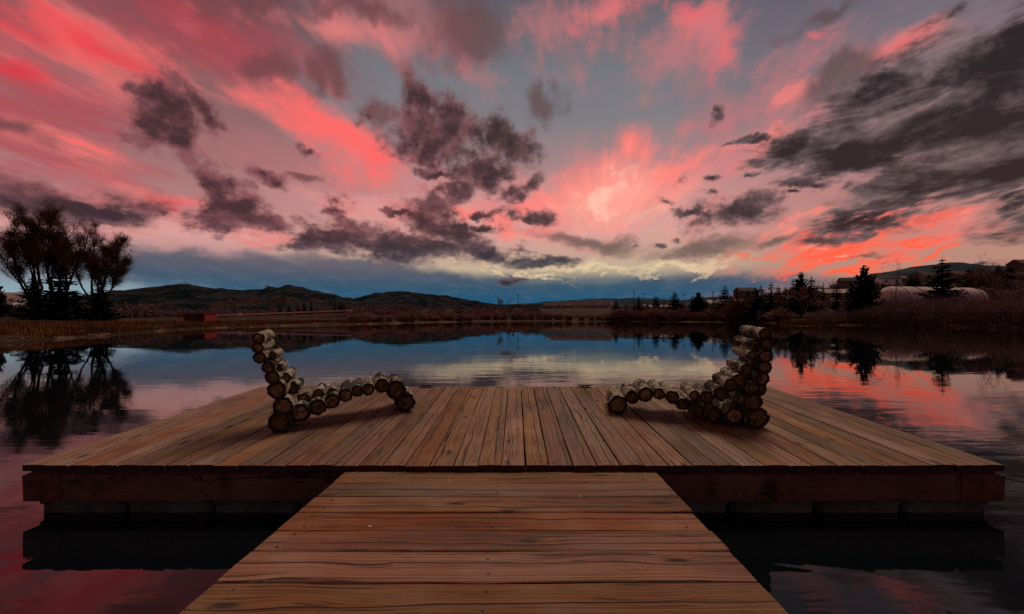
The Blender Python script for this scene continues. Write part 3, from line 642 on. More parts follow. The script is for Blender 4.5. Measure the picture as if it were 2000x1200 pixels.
def build_gangway():
    sl = -0.0233; g0 = CAMZ - 0.88        # top height under the camera
    root = empty('gangway', (0, 0, 0)); tag(root, 'straight brown plank gangway leading from the foreground onto the floating dock', 'gangway')
    rnd = random.Random(11)
    ys = [2.722, 2.514, 2.307, 2.110, 1.916, 1.740, 1.524, 1.325]
    while ys[-1] > -8.2: ys.append(ys[-1] - rnd.choice((.190, .197, .202, .21)))
    xl0, xr0 = -1.036, .860               # at the dock end
    for i in range(len(ys) - 1):
        ya, yb = ys[i + 1], ys[i]; yc = (ya + yb) / 2; t = 2.722 - yc
        xl = -1.050 + .022 * t * 0.5 + rnd.uniform(-.004, .004); xr = .856 - .022 * t * 0.6 + rnd.uniform(-.004, .004)
        W = yb - ya - rnd.uniform(.004, .008)
        vs, fs = plank_mesh('plank', xr - xl, W, .040, 500 + i, 10, .0018, .005)
        o = mesh_obj('plank', vs, fs, None, root, False, [M['ramp'], M['endgrain_shade']], [1 if q % 7 in (0, 5, 6) else 0 for q in range(len(fs) - 2)] + [1, 1])
        o.location = (xl, yc, g0 + sl * yc + rnd.uniform(-.0025, .0025)); o.rotation_euler = (atan(sl), rnd.uniform(-.001, .001), rnd.uniform(-.001, .001))
    for x in (-.94, -.1, .75):
        b = MB(); ya, yb = -8.2, 2.69
        za, zb = g0 + sl * ya - .043, g0 + sl * yb - .043
        b.add([(x-.022,ya,za-.14),(x+.022,ya,za-.14),(x+.022,yb,zb-.14),(x-.022,yb,zb-.14),(x-.022,ya,za),(x+.022,ya,za),(x+.022,yb,zb),(x-.022,yb,zb)],
              [(0,3,2,1),(4,5,6,7),(0,1,5,4),(1,2,6,5),(2,3,7,6),(3,0,4,7)])
        b.obj('stringer', M['fascia'], root)
    b = MB()
    for i in range(len(ys) - 1):
        yc = (ys[i] + ys[i + 1]) / 2
        for x in (-.95, -.1, .75):
            for s in (-.05, .05):
                xx, yy = x + rnd.uniform(-.012, .012), yc + s + rnd.uniform(-.008, .008)
                b.add([(xx + .0068 * cos(q * pi / 3), yy + .0068 * sin(q * pi / 3), g0 + sl * yy + .0034) for q in range(6)], [tuple(range(6))])
    o = b.obj('screw_heads', M['iron'], root); o['kind'] = 'stuff'
build_gangway()

# ------------------------------------------------------------------ log loungers
def log_geo(seed, L, r):
    """along +X from 0 to L: knobbly bark tube (with rim) and one sawn face at each end"""
    rnd = random.Random(seed); n, rows = 28, 17; off = rnd.uniform(0, 99)
    def rad(a, x): 
        q = Vector((cos(a) * 1.1 + off, sin(a) * 1.1, x * 6)); q2 = Vector((cos(a) * 3.2, sin(a) * 3.2 + off, x * 26))
        q3 = Vector((cos(a) * 6.5 + off, sin(a) * 6.5, x * 55))
        return r * (1 + 0.12 * mnoise.noise(q) + 0.16 * mnoise.noise(q2) + 0.11 * mnoise.noise(q3))
    vs, fs = [], []
    for i in range(rows):
        x = L * i / (rows - 1)
        for j in range(n):
            a = 2 * pi * j / n; R = rad(a, x); vs.append((x + rnd.uniform(-.004, .004) * (0 < i < rows - 1), R * cos(a), R * sin(a)))
    for i in range(rows - 1):
        for j in range(n): a, b = i * n + j, i * n + (j + 1) % n; fs.append((a, b, b + n, a + n))
    k = [0] * len(fs)
    rim, ends = [], []
    for e, x, base, s in ((0, 0.0, 0, 1), (1, L, (rows - 1) * n, -1)):
        b = len(vs); inner = [];
        for j in range(n):
            a = 2 * pi * j / n; R = rad(a, x) * (0.68 + .05 * mnoise.noise(Vector((a * 2, off, e)))); vs.append((x + s * .004, R * cos(a), R * sin(a))); inner.append((x + s * .004, R * cos(a), R * sin(a)))
        for j in range(n):
            j2 = (j + 1) % n
            f = (base + j, b + j, b + j2, base + j2); fs.append(f if e == 0 else f[::-1]); k.append(1)
        ev = [(x + s * .0015 + (rnd.uniform(-.002, .002)), 0.0, 0.0)] + [(q[0], q[1], q[2]) for q in inner]
        ef = [(0, 1 + (j + 1) % n, 1 + j) if e == 0 else (0, 1 + j, 1 + (j + 1) % n) for j in range(n)]
        ends.append((ev, ef))
    return vs, fs, k, ends

def build_lounger(A, dirp, axis, logs, label, length, inner=()):
    """A: deck contact of the back foot (world), dirp: profile direction on the deck, axis: direction of the logs. logs: (photo x, y, radius in photo px)"""
    root = empty('log_lounger', A); tag(root, label, 'lounger', 'log loungers on the dock')
    nrm = Vector((-dirp.y, dirp.x, 0)); camp = Vector((0, 0, CAMZ)); ax = Vector((axis[0], axis[1], DSL)).normalized()
    rot = Vector((1, 0, 0)).rotation_difference(ax).to_euler()
    for i, lg in enumerate(list(logs) + list(inner)):
        px, py, pr = lg[:3]; setb = lg[3] if len(lg) > 3 else 0.0
        ray = Vector(((px - CX) / F, 1.0, (HY - py) / F))
        t = nrm.dot(A + nrm * setb - camp) / nrm.dot(ray); p = camp + ray * t
        r = pr / F * t
        rnd = random.Random(int(px * 7 + py)); L = length - setb + rnd.uniform(-.03, .04)
        p = p + ax * rnd.uniform(-.015, .015)
        floor = deck_z(p.y) + r * 1.03
        if p.z < floor: p.z = floor
        if len(lg) > 4: p.z = floor - r * .04
        vs, fs, k, ends = log_geo(int(px + py * 3), L, r)
        o = mesh_obj('log', vs, fs, None, root, True, [M['bark'], M['barkrim']], k); o.location = p - A; o.rotation_euler = rot
        for ev, ef in ends: mesh_obj('sawn_end', ev, ef, M['end'], o)
    return root
def cr(lst, ox): return [((ox + a / 4.614), 620 + b / 4.614, r / 4.614, *rest) for a, b, r, *rest in lst]
left_logs = cr([(300,190,52),(293,278,50),(310,366,54),(385,452,56),(420,546,60),(465,655,80),(525,800,84),(492,955,98,0,1),(672,868,84),(832,812,74),(962,757,66),(1085,703,60),(1190,668,54),(1290,652,56),(1412,620,64),(1538,655,86),(1622,764,88,0,1)], 440)
left_in = cr([(540,545,46,.10),(610,640,52,.12),(700,745,58,.14),(840,690,44,.12),(420,345,36,.08),(470,455,40,.09),(960,672,38,.10)], 440)
right_logs = cr([(1640,150,52),(1652,246,56),(1645,355,62),(1635,450,60),(1610,555,62),(1582,650,66),(1515,762,88),(1573,925,100,0,1),(1352,885,84),(1180,880,72),(1030,842,64),(892,782,56),(800,722,58),(680,690,52),(556,694,66),(436,722,60),(312,800,84,0,1)], 1140)
right_in = cr([(1410,570,62,.12),(1330,615,60,.14),(1240,690,64,.12),(1110,722,58,.10),(1470,470,50,.12),(1000,705,44,.10),(1520,345,42,.09),(1545,240,38,.07),(1530,640,50,.10),(1130,800,46,.05)], 1140)
def contact(px, py):
    k_ = (py - HY) / F; Y = (CAMZ - DZ + DSL * DF_Y) / (k_ + DSL); return Vector(((px - CX) / F * Y, Y, deck_z(Y)))
A1 = contact(545, 847); B1 = contact(792, 806); A2 = contact(1480, 840); B2 = contact(1208, 810)
d1 = (B1 - A1); d1.z = 0; d1.normalize(); d2 = (B2 - A2); d2.z = 0; d2.normalize()
build_lounger(A1, d1, (-.32, .947), left_logs, 'mossy birch-log lounger on the left of the dock, its curled foot pointing right', .40, left_in)
build_lounger(A2, d2, (.16, .985), right_logs, 'birch-log lounger on the right of the dock with a pale top log, foot pointing left', .46, right_in)

# ------------------------------------------------------------------ vegetation
M['trunk'] = simple('tree_bark', (0.035, 0.026, 0.022), (0.018, 0.013, 0.012), 4, 0.95)
M['bud'] = simple('red_buds', (0.085, 0.028, 0.024), (0.045, 0.018, 0.016), 0.6, 0.95, rand=.15)
M['needle'] = simple('dark_needles', (0.010, 0.016, 0.010), (0.020, 0.027, 0.015), 1.2, 0.9, rand=.25)
M['willow'] = simple('willow_twigs', (0.33, 0.160, 0.135), (0.17, 0.085, 0.075), 0.5, 0.95, rand=.3)
M['willowp'] = simple('purple_twigs', (0.19, 0.095, 0.095), (0.085, 0.046, 0.050), 0.5, 0.95, rand=.25)
M['aspen'] = simple('aspen_bark', (0.20, 0.150, 0.115), (0.12, 0.085, 0.07), 3, 0.9)
M['rust'] = simple('rust_leaves', (0.12, 0.035, 0.015), (0.06, 0.020, 0.012), 0.8, 0.95, rand=.2)

def bare_tree_geo(seed, H, nlimb, spread, depth=5, r0=None, tuft=9, tuftlen=.32, start=.18, lean=(0, 0), wid=.020):
    """vase-shaped bare tree: (wood, twig) shape collectors, base at the origin"""
    rnd = random.Random(seed); wood, twig = MB(), MB(); r0 = r0 or H * .022
    def tufts(p, d, n, ln):
        for _ in range(n):
            q = (d + Vector((rnd.gauss(0, .7), rnd.gauss(0, .7), rnd.gauss(.25, .6)))).normalized()
            s = q.cross(Vector((rnd.gauss(0, 1), rnd.gauss(0, 1), rnd.gauss(0, 1)))).normalized() * (wid * rnd.uniform(.6, 1.5))
            l = ln * rnd.uniform(.5, 1.25); o = p + Vector((rnd.gauss(0, .10), rnd.gauss(0, .10), rnd.gauss(0, .10))) * ln * 2.0
            twig.add([o - s, o + s, o + q * l + s * .3, o + q * l * .55 + s * 1.6], [(0, 1, 2), (1, 3, 2)])
    def grow(p, d, L, r, lev):
        n = 4 if lev < 2 else 3; pts, rad = [p], [r]; q = p; dd = d.copy()
        for i in range(n):
            dd = (dd + Vector((rnd.gauss(0, .13), rnd.gauss(0, .13), .060 + .020 * lev))).normalized(); q = q + dd * (L / n); pts.append(q); rad.append(r * (1 - .55 * (i + 1) / n))
        wood.tube(pts, rad, 6 if lev < 2 else (4 if lev < 3 else 3), cap=False)
        if lev >= depth: tufts(q, dd, tuft, tuftlen); return
        k = rnd.choice((2, 3, 3)) if lev > 0 else 3
        for j in range(k):
            t = 1.0 if j == 0 else rnd.uniform(.45, .95); i = min(int(t * n), n - 1); o = pts[i] + (pts[i + 1] - pts[i]) * (t * n - i)
            an = rnd.uniform(.20, .58) if j else rnd.uniform(.05, .25)
            side = Vector((rnd.gauss(0, 1), rnd.gauss(0, 1), rnd.gauss(0, .4))); side = (side - dd * side.dot(dd)).normalized()
            nd = (dd * cos(an) + side * sin(an)).normalized()
            grow(o, nd, L * rnd.uniform(.60, .80), rad[i] * rnd.uniform(.62, .8), lev + 1)
        if lev >= 3 and rnd.random() < .9: tufts(pts[rnd.randrange(1, len(pts))], dd, tuft // 2, tuftlen)
    base = H * start; wood.tube([(0, 0, -.3), (0, 0, base * .5), (lean[0] * .3, lean[1] * .3, base)], [r0 * 1.35, r0 * 1.05, r0], 8, cap=False)
    for i in range(nlimb):
        a = 2 * pi * i / nlimb + rnd.uniform(-.4, .4); s = spread * rnd.uniform(.45, 1.05)
        d = Vector((cos(a) * s + lean[0], sin(a) * s * .8 + lean[1], 1)).normalized()
        grow(Vector((lean[0] * .3, lean[1] * .3, base * rnd.uniform(.8, 1.0))), d, H * rnd.uniform(.30, .36), r0 * .62, 1)
    z = max(q[2] for q in wood.v) ; k = H / z
    for b in (wood, twig): b.v = [(x * k, y * k, zz * k) for x, y, zz in b.v]
    return wood, twig

def conifer_geo(seed, H, R, tiers=22, skirt=.08, gap=0.0, droop=.25, upper=0.0):
    """spruce: whorls of drooping boughs, each a spray of short needle fans; base at the origin"""
    rnd = random.Random(seed); tr, fo = MB(), MB()
    tr.tube([(0, 0, -.2), (0, 0, H * .5), (0, 0, H * .97)], [H * .020, H * .012, H * .003], 6, cap=False)
    for i in range(tiers):
        t = (i + rnd.uniform(-.25, .25)) / tiers; z = H * (skirt + (1 - skirt) * t); rr = R * (1 - max(t, 0)) ** (.85) * rnd.uniform(.75, 1.12) + .02 * R
        if rnd.random() < gap: rr *= .5
        nb = max(5, int(13 * (1 - t) + 5))
        for j in range(nb):
            a = 2 * pi * j / nb + rnd.uniform(-.3, .3); L = rr * rnd.uniform(.7, 1.15); m = max(2, int(L / (R * .16)) + 1)
            for k in range(m):
                f0, f1 = k / m, (k + 1.25) / m
                def at(f): return Vector((cos(a) * L * f, sin(a) * L * f, z - droop * L * f + (.32 + upper) * L * f * f))
                p0, p1 = at(f0), at(f1); w = R * (.12 + .13 * (1 - f0)) * rnd.uniform(.7, 1.3) * (1 - .55 * t); sd = Vector((-sin(a), cos(a), rnd.uniform(-.3, .3))) * w
                dn = Vector((0, 0, -w * rnd.uniform(.2, .9)))
                fo.add([p0 - sd * .5, p1 - sd + dn, p1 + (p1 - p0) * .35, p1 + sd + dn, p0 + sd * .5], [(0, 1, 2), (0, 2, 4), (4, 2, 3)])
    fo.add([(-.03 * R, 0, H * .92), (.03 * R, 0, H * .92), (0, 0, H * 1.03)], [(0, 1, 2)])
    return tr, fo

def bush_geo(seed, R, H, n, w=.012, up=.6):
    rnd = random.Random(seed); b = MB()
    for i in range(n):
        a = rnd.uniform(0, 2 * pi); ro = sqrt(rnd.random()) * R * .45; o = Vector((cos(a) * ro, sin(a) * ro, 0))
        a2 = a + rnd.gauss(0, .5); el = rnd.uniform(.25, 1.45); L = rnd.uniform(.55, 1.0)
        tip = Vector((cos(a2) * cos(el) * R * L, sin(a2) * cos(el) * R * L, sin(el) * H * L)) + o * .5
        mid = o + (tip - o) * .5 + Vector((0, 0, H * .10))
        for q0, q1, ww in ((o, mid, w * 1.3), (mid, tip, w)):
            s = Vector((rnd.gauss(0, 1), rnd.gauss(0, 1), 0)).normalized() * ww
            b.add([q0 - s, q0 + s, q1 + s * .5, q1 - s * .5], [(0, 1, 2, 3)])
        for _ in range(4):
            f = rnd.uniform(.3, 1); p = mid + (tip - mid) * f; q = p + Vector((rnd.gauss(0, .2) * R, rnd.gauss(0, .2) * R, rnd.uniform(.02, .22) * H)); s = Vector((rnd.gauss(0, 1), rnd.gauss(0, 1), 0)).normalized() * w * .9
            b.add([p - s, p + s, q], [(0, 1, 2)])
    return b

def tree_proto(name, wood, crown, mw, mc):
    r = empty(name); wood.obj('trunk', mw, r, True); crown.obj('crown', mc, r); return r
def hide_away(o):
    for c in list(o.children): hide_away(c)
    bpy.data.objects.remove(o)

PROTOS = {}
def proto(key, maker):
    if key not in PROTOS: PROTOS[key] = maker()
    return PROTOS[key]
def plant(key, px, top, Y, label, cat, group=None, baseH=None, wx=1.0, rz=None, name=None):
    """set a copy of a prototype at photo column px, depth Y, its top reaching photo row top"""
    src = PROTOS[key]; Y = ashore(px, Y, 4.0); p = spot(px, Y, .05); h = CAMZ + (HY - top) / F * Y - p.z
    o = copy_tree(src); k = h / src['H']; o.location = p; o.scale = (k * wx, k * wx, k); o.rotation_euler = (0, 0, random.uniform(0, 6.28) if rz is None else rz)
    if name: o.name = name
    return tag(o, label, cat, group)
def reg(key, o, H): o['H'] = H; PROTOS[key] = o

for i, (R, gap, dr, up, ti) in enumerate(((.20, .05, .30, 0, 26), (.25, .15, .25, 0, 22), (.17, .05, .35, 0, 24), (.30, .30, .05, .25, 20))):
    t_, f_ = conifer_geo(40 + i, 10.0, 10 * R, ti, .06 if i < 3 else .1, gap, dr, up); reg('con%d' % i, tree_proto('conifer', t_, f_, M['trunk'], M['needle']), 10.0)
for i in range(3):
    t_, f_ = bare_tree_geo(60 + i, 8.0, 3, .35, 4, .10, 9, .60, .22, wid=.045); reg('bare%d' % i, tree_proto('bare_tree', t_, f_, M['aspen'], M['willow']), 8.0)
for i in range(2):
    t_, f_ = bare_tree_geo(70 + i, 9.0, 3, .16, 4, .09, 5, .4, .42, wid=.012); reg('asp%d' % i, tree_proto('aspen_tree', t_, f_, M['aspen'], M['willow']), 9.0)
for i in range(4):
    o = bush_geo(80 + i, 1.6, 2.2, 260, .034).obj('willow_bush', M['willow']); reg('bush%d' % i, o, 2.2)
o = bush_geo(90, 1.5, 2.2, 260, .016).obj('shrub', M['rust']); reg('rust', o, 2.2)

# --- big bare cottonwoods and spruces on the left bank
M['bud2'] = simple('cottonwood_buds', (0.135, 0.040, 0.036), (0.060, 0.022, 0.020), 0.5, 0.95)
def big_tree(px, Y, seed, ends, label):
    """upright limbs fan out from a short bole; each ends in a rounded head of twigs. ends: photo positions of the limb heads"""
    rnd = random.Random(seed); p = spot(px, Y, .1); wood, twig = MB(), MB(); bole = 1.9
    wood.tube([(0, 0, -.2), (0, 0, bole * .6), (0, 0, bole)], [.50, .36, .34], 9, cap=False)
    def tuft(c, rad, n):
        for _ in range(n):
            d = Vector((rnd.gauss(0, 1), rnd.gauss(0, 1), rnd.gauss(.35, 1))).normalized(); o = c + d * rad * rnd.random() ** .6
            q = (d + Vector((rnd.gauss(0, .5), rnd.gauss(0, .5), .5 + rnd.gauss(0, .4)))).normalized(); l = rnd.uniform(.40, .95)
            s_ = q.cross(Vector((rnd.gauss(0, 1), rnd.gauss(0, 1), rnd.gauss(0, 1)))).normalized() * rnd.uniform(.007, .018)
            twig.add([o - s_, o + s_, o + q * l], [(0, 1, 2)])
    def limb(a, b_, r, lev):
        d = b_ - a; n = 6 if lev == 0 else 4; pts, rad = [], []
        bow = Vector((rnd.gauss(0, .06), rnd.gauss(0, .06), -.10 if lev == 0 else .03)) * d.length
        for i in range(n + 1):
            t = i / n; pts.append(a + d * t + bow * sin(pi * t) + Vector((rnd.gauss(0, .012), rnd.gauss(0, .012), 0)) * d.length * (0 < i < n)); rad.append(max(.012, r * (1 - .78 * t)))
        wood.tube(pts, rad, (7, 5, 3, 3)[lev], cap=False)
        if lev == 0: ks, ln = 17, .27
        elif lev == 1: ks, ln = 8, .46
        else:
            tuft(pts[-1], .28, 17); tuft(pts[n // 2], .22, 7); return
        for k in range(ks):
            t = rnd.uniform(.34, 1.0) ** .75 if lev == 0 else rnd.uniform(.25, 1.0); i = min(int(t * n), n - 1); o = pts[i].lerp(pts[i + 1], t * n - i)
            side = Vector((rnd.gauss(0, 1), rnd.gauss(0, 1), rnd.gauss(.1, .5))).normalized()
            nd = (d.normalized() * .8 + side * .62 + Vector((0, 0, .35))).normalized()
            L = d.length * ln * rnd.uniform(.55, 1.1) * (1.15 - .45 * t if lev == 0 else 1)
            limb(o, o + nd * L, max(rad[i] * .5, .02), lev + 1)
        tuft(pts[-1], .4, 24)
    for ex, ey in ends:
        e = px2w(ex, ey, Y) - p; e.y += rnd.uniform(-2.2, 2.2); a = Vector((e.x * .03, e.y * .03, bole * rnd.uniform(.75, 1.0))); limb(a, e, rnd.uniform(.15, .22), 0)
    r = tree_proto('cottonwood_tree', wood, twig, M['trunk'], M['bud2']); r.location = p
    return tag(r, label, 'tree', 'bare cottonwoods on the left bank')
big_tree(72, 58, 201, [(16, 484), (26, 464), (44, 446), (60, 438), (74, 436), (50, 476), (84, 448)], 'tall bare cottonwood spreading to the left edge, leftmost of the three')
big_tree(116, 61, 207, [(96, 438), (112, 434), (128, 440), (143, 448), (152, 462), (104, 470), (136, 480)], 'tall dark bare cottonwood, middle of the three on the left bank')
big_tree(192, 58, 213, [(160, 492), (176, 476), (192, 474), (206, 484), (218, 500), (226, 518), (172, 512)], 'smaller bare cottonwood with a fan-shaped crown, rightmost of the three')
plant('con1', 118, 508, 55, 'tall dark spruce standing in front of the middle bare cottonwood', 'tree', 'spruces on the left bank', wx=1.7)
plant('con0', 62, 540, 56, 'dark spruce below the leftmost bare cottonwood', 'tree', 'spruces on the left bank', wx=2.2)
plant('con1', 196, 542, 54, 'dark spruce in front of the rightmost bare cottonwood', 'tree', 'spruces on the left bank', wx=1.6)
plant('con3', -8, 545, 50, 'dark spruce cut off by the left edge of the picture', 'tree', 'spruces on the left bank', wx=.9)
plant('con2', 150, 565, 60, 'low dark spruce between the middle and rightmost bare cottonwoods', 'tree', 'spruces on the left bank', wx=1.4)
plant('con2', 222, 596, 66, 'tiny spruce at the right foot of the bare cottonwoods', 'tree', 'spruces on the left bank', wx=1.5)

# --- little conifers along the road, left of centre
rowl = [(547, 597, 'first'), (565, 595, 'second'), (582, 591, 'third'), (594, 589, 'fourth'), (608, 593, 'fifth'), (654, 588, 'sixth'), (664, 589, 'seventh'), (671, 592, 'eighth')]
for i, (px, top, w_) in enumerate(rowl):
    plant('con%d' % (i % 3), px, top, 118, '%s small dark conifer from the left in the row beyond the lakeside road' % w_, 'tree', 'conifers along the lakeside road', wx=1.5)

# --- conifers on the right shore
rr_ = [(1203, 584, 128, 0, 1.6, 'small dark conifer beside the right end of the low bridge'),
       (1248, 578, 122, 2, 2.1, 'dark rounded conifer right of the bridge, below the twin thin poles'),
       (1281, 576, 120, 1, 1.7, 'dark conifer second to the right of the bridge end'),
       (1318, 569, 112, 0, 1.9, 'pointed dark conifer with a broad skirt, third right of the bridge end'),
       (1352, 577, 114, 2, 1.8, 'left half of the pair of bushy dark conifers right of centre'),
       (1364, 570, 112, 3, 1.3, 'right and taller of the pair of bushy dark conifers right of centre'),
       (1416, 557, 102, 0, 1.6, 'tall pointed dark conifer left of the flat-roofed hilltop building'),
       (1428, 574, 110, 2, 1.8, 'lower dark conifer tucked behind the tall pointed one'),
       (1476, 560, 106, 2, 1.9, 'broad dark conifer in front of the white garages'),
       (1486, 557, 108, 1, 1.6, 'dark conifer leaning against the right side of the broad one by the white garages'),
       (1506, 550, 104, 2, 1.7, 'dense dark conifer above the right white garage'),
       (1534, 560, 118, 2, 2.0, 'low dark conifer left of the slim spire-like pair'),
       (1549, 543, 110, 2, 1.1, 'slim dark conifer left of the open-branched spruce'),
       (1564, 530, 100, 3, .75, 'open-branched spruce with a clear pointed top under the orange cloud'),
       (1585, 539, 108, 1, 1.2, 'dark spruce just right of the open-branched one'),
       (1608, 550, 112, 2, .8, 'thin dark spruce left of the long pink-roofed building'),
       (1634, 547, 116, 2, 1.4, 'small dense conifer above the long pink-roofed building'),
       (1688, 517, 82, 3, .95, 'large loose pine with ragged top left of the pale hoop building'),
       (1840, 503, 78, 1, 1.35, 'large dark spruce splitting the pale hoop building in two'),
       (1950, 516, 190, 0, 1.7, 'dark conical conifer on the hillside beside the tall bare tree'),
       (1972, 517, 195, 2, 2.4, 'rounded dark conifer on the hillside near the right edge'),
       (1790, 533, 190, 2, 1.7, 'dark conifer clump on the hillside left of the large spruce'),
       (1780, 537, 192, 0, 1.8, 'dark conifer at the left of the hillside clump'),
       (1892, 524, 190, 2, 2.2, 'round dark conifer on the hillside right of the large spruce'),
       (1725, 552, 170, 2, 2.6, 'low dark conifer behind the left end of the hoop building'),
       (1660, 556, 150, 2, 2.2, 'low dark conifer left of the ragged pine')]
words = ('first', 'second', 'third', 'fourth', 'fifth', 'sixth', 'seventh', 'eighth', 'ninth', 'tenth', 'eleventh', 'twelfth', 'thirteenth', 'fourteenth')
for i, (px, top) in enumerate(((1222, 592), (1264, 590), (1296, 586), (1332, 588), (1396, 580), (1440, 568), (1462, 566), (1520, 558), (1556, 552), (1596, 556), (1622, 562), (1706, 548), (1752, 548), (1815, 535))):
    plant('con%d' % (i % 3), px, top, 175 + (i % 3) * 6, '%s from the left of the smaller dark conifers standing behind the right shore' % words[i], 'tree', 'smaller conifers behind the right shore', wx=1.9)
for px, top, Y, k, wx, lb in rr_: plant('con%d' % k, px, top, Y, lb, 'tree', 'conifers on the right shore', wx=wx * 1.2)

# --- bare trees on the right shore
bt = [(1572, 562, 68, 'bare0', 1.3, 'broad bare tree with pale twigs at the grassy point on the right shore'),
      (1600, 578, 70, 'bare1', 1.2, 'bare tree right of the broad one at the grassy point'),
      (1617, 534, 84, 'asp0', 1.0, 'tall thin bare aspen left of the long pink-roofed building'),
      (1748, 508, 92, 'asp1', .9, 'thin bare aspen rising above the left half of the hoop building'),
      (1955, 496, 72, 'asp0', 1.3, 'tall pale bare tree near the right edge'),
      (1382, 590, 100, 'bare2', 1.0, 'small pale bare tree right of the paired bushy conifers'),
      (1392, 570, 104, 'asp1', .7, 'thin bare aspen left of the tall pointed conifer'),
      (1445, 585, 110, 'bare1', 1.0, 'small bare tree in front of the left white garage'),
      (1524, 575, 96, 'bare2', 1.0, 'small bare tree right of the white garages'),
      (1905, 530, 170, 'bare0', 1.2, 'brownish bare tree on the hillside left of the round conifer'),
      (1650, 585, 76, 'bare2', 1.0, 'low bare tree below the long pink-roofed building'),
      (976, 580, 185, 'bare1', .6, 'left of two slim bare trees on the skyline at the centre'),
      (993, 577, 185, 'asp1', 1.3, 'right of two slim bare trees on the skyline at the centre'),
      (1300, 588, 120, 'bare0', .8, 'faint bare tree between the second and third conifers'),
      (1337, 586, 118, 'asp0', .8, 'thin bare aspen between the third conifer and the bushy pair')]
for px, top, Y, k, wx, lb in bt: plant(k, px, top, Y, lb, 'tree', 'bare trees on the right shore', wx=wx)
more = random.Random(77)
for i in range(18):
    px = 1400 + i * 34 + more.uniform(-10, 10); Y = more.uniform(135, 200); az_ = atan((px - CX) / F); g_ = spot(px, Y); gy = HY - (g_.z - CAMZ) / Y * F
    plant(more.choice(('bare0', 'bare1', 'bare2', 'asp0')), px, gy - more.uniform(16, 32), Y, '%d%s from the left of the small reddish bare trees scattered on the right slope' % (i + 1, {1: 'st', 2: 'nd', 3: 'rd'}.get(i + 1, 'th')), 'tree', 'small bare trees on the right slope', wx=1.3)
# bare reddish trees behind the road, left of centre
rnd = random.Random(21)
def nth(i): i += 1; return '%d%s' % (i, 'th' if 10 < i % 100 < 14 else {1: 'st', 2: 'nd', 3: 'rd'}.get(i % 10, 'th'))
for i in range(16):
    px = 420 + i * 17 + rnd.uniform(-6, 6); plant('bare%d' % (i % 3), px, 590 + rnd.uniform(-7, 6) - 4 * sin((px - 420) / 80), 150 + rnd.uniform(-12, 12), '%s reddish bare tree from the left in the grove behind the lakeside road' % nth(i), 'tree', 'bare grove behind the lakeside road', wx=1.5)
for i in range(7):
    plant('bare%d' % (i % 3), 232 + i * 17 + rnd.uniform(-6, 6), 596 + rnd.uniform(-8, 6), 120, '%s low greyish bare tree from the left between the cottonwoods and the red shed' % nth(i), 'tree', 'low bare trees left of the red shed', wx=1.5)
for i, px in enumerate((14, 26, 40, 96, 104, 132, 142, 160, 171, 178)):
    plant('bush%d' % (i % 4), px, 596 + rnd.uniform(-6, 8), 66 + rnd.uniform(-3, 4), '%s reddish leafless bush from the left among the cottonwood trunks' % nth(i), 'bush', 'bushes under the cottonwoods', wx=1.2)

# --- willow bushes along the far shore
nb = 0
for i in range(46):
    px = 690 + i * 18.4 + rnd.uniform(-6, 6)
    if px > 1535: break
    D = interp(atan((px - CX) / F), SHORE); Y = (D + rnd.uniform(2.0, 9.0)) * cos(atan((px - CX) / F))
    if 915 < px < 1105: Y += 8
    top = 612 + rnd.uniform(-7, 5) - (6 if 1200 < px < 1540 else 0) + (5 if 1055 < px < 1200 else 0)
    plant('bush%d' % (i % 4), px, top, Y, '%s rounded red-brown willow bush from the left on the far shore behind the dock' % nth(i), 'bush', 'willow bushes on the far shore', wx=rnd.uniform(1.0, 1.6))
def scrub(name, label, n, pxr, offr, hr, seed, mat, w=.05):
    """leafless brush that reads as one mass"""
    b = MB(); rnd = random.Random(seed); ps = [bush_geo(500 + seed + i, 1.6, 2.0, 42, w) for i in range(4)]
    for _ in range(n):
        px = rnd.uniform(*pxr); o_ = rnd.uniform(*offr)
        if (1055 < px < 1205 and o_ > 22) or (1390 < px < 1690 and o_ < 130): continue
        az = atan((px - CX) / F); r = interp(az, SHORE) + o_; X, Y = r * sin(az), r * cos(az); z = gz(X, Y) - .1
        k = rnd.uniform(*hr) / 2.0; kw = k * rnd.uniform(.8, 1.7); a = rnd.uniform(0, 6.28); ca, sa = cos(a) * kw, sin(a) * kw; g = rnd.choice(ps)
        b.add([(X + x * ca - y * sa, Y + x * sa + y * ca, z + zz * k) for x, y, zz in g.v], g.f)
    o = b.obj(name, mat); o['kind'] = 'stuff'; o['label'] = label; o['category'] = 'scrub'
scrub('far_shore_scrub', 'dark leafless scrub behind the far shore willows', 220, (690, 1385), (16, 70), (2.0, 4.2), 1, M['willowp'])
scrub('hillside_scrub', 'dark reddish scrub covering the right hillside', 520, (1380, 2300), (75, 270), (1.6, 4.2), 2, M['willowp'])
scrub('road_scrub', 'low reddish scrub behind the lakeside road', 200, (200, 720), (55, 110), (1.2, 2.6), 3, M['willowp'])
for i, px in enumerate((1448, 1458, 1468)): plant('rust', px, 578 + i, 128 + i * 2, '%s rust-coloured leafy shrub from the left below the flat-topped hill building' % nth(i), 'bush', 'rust-coloured shrubs on the right hill', wx=1.5)
plant('rust', 1915, 528, 175, 'rust-coloured shrub on the hillside near the right edge', 'bush', wx=1.6)

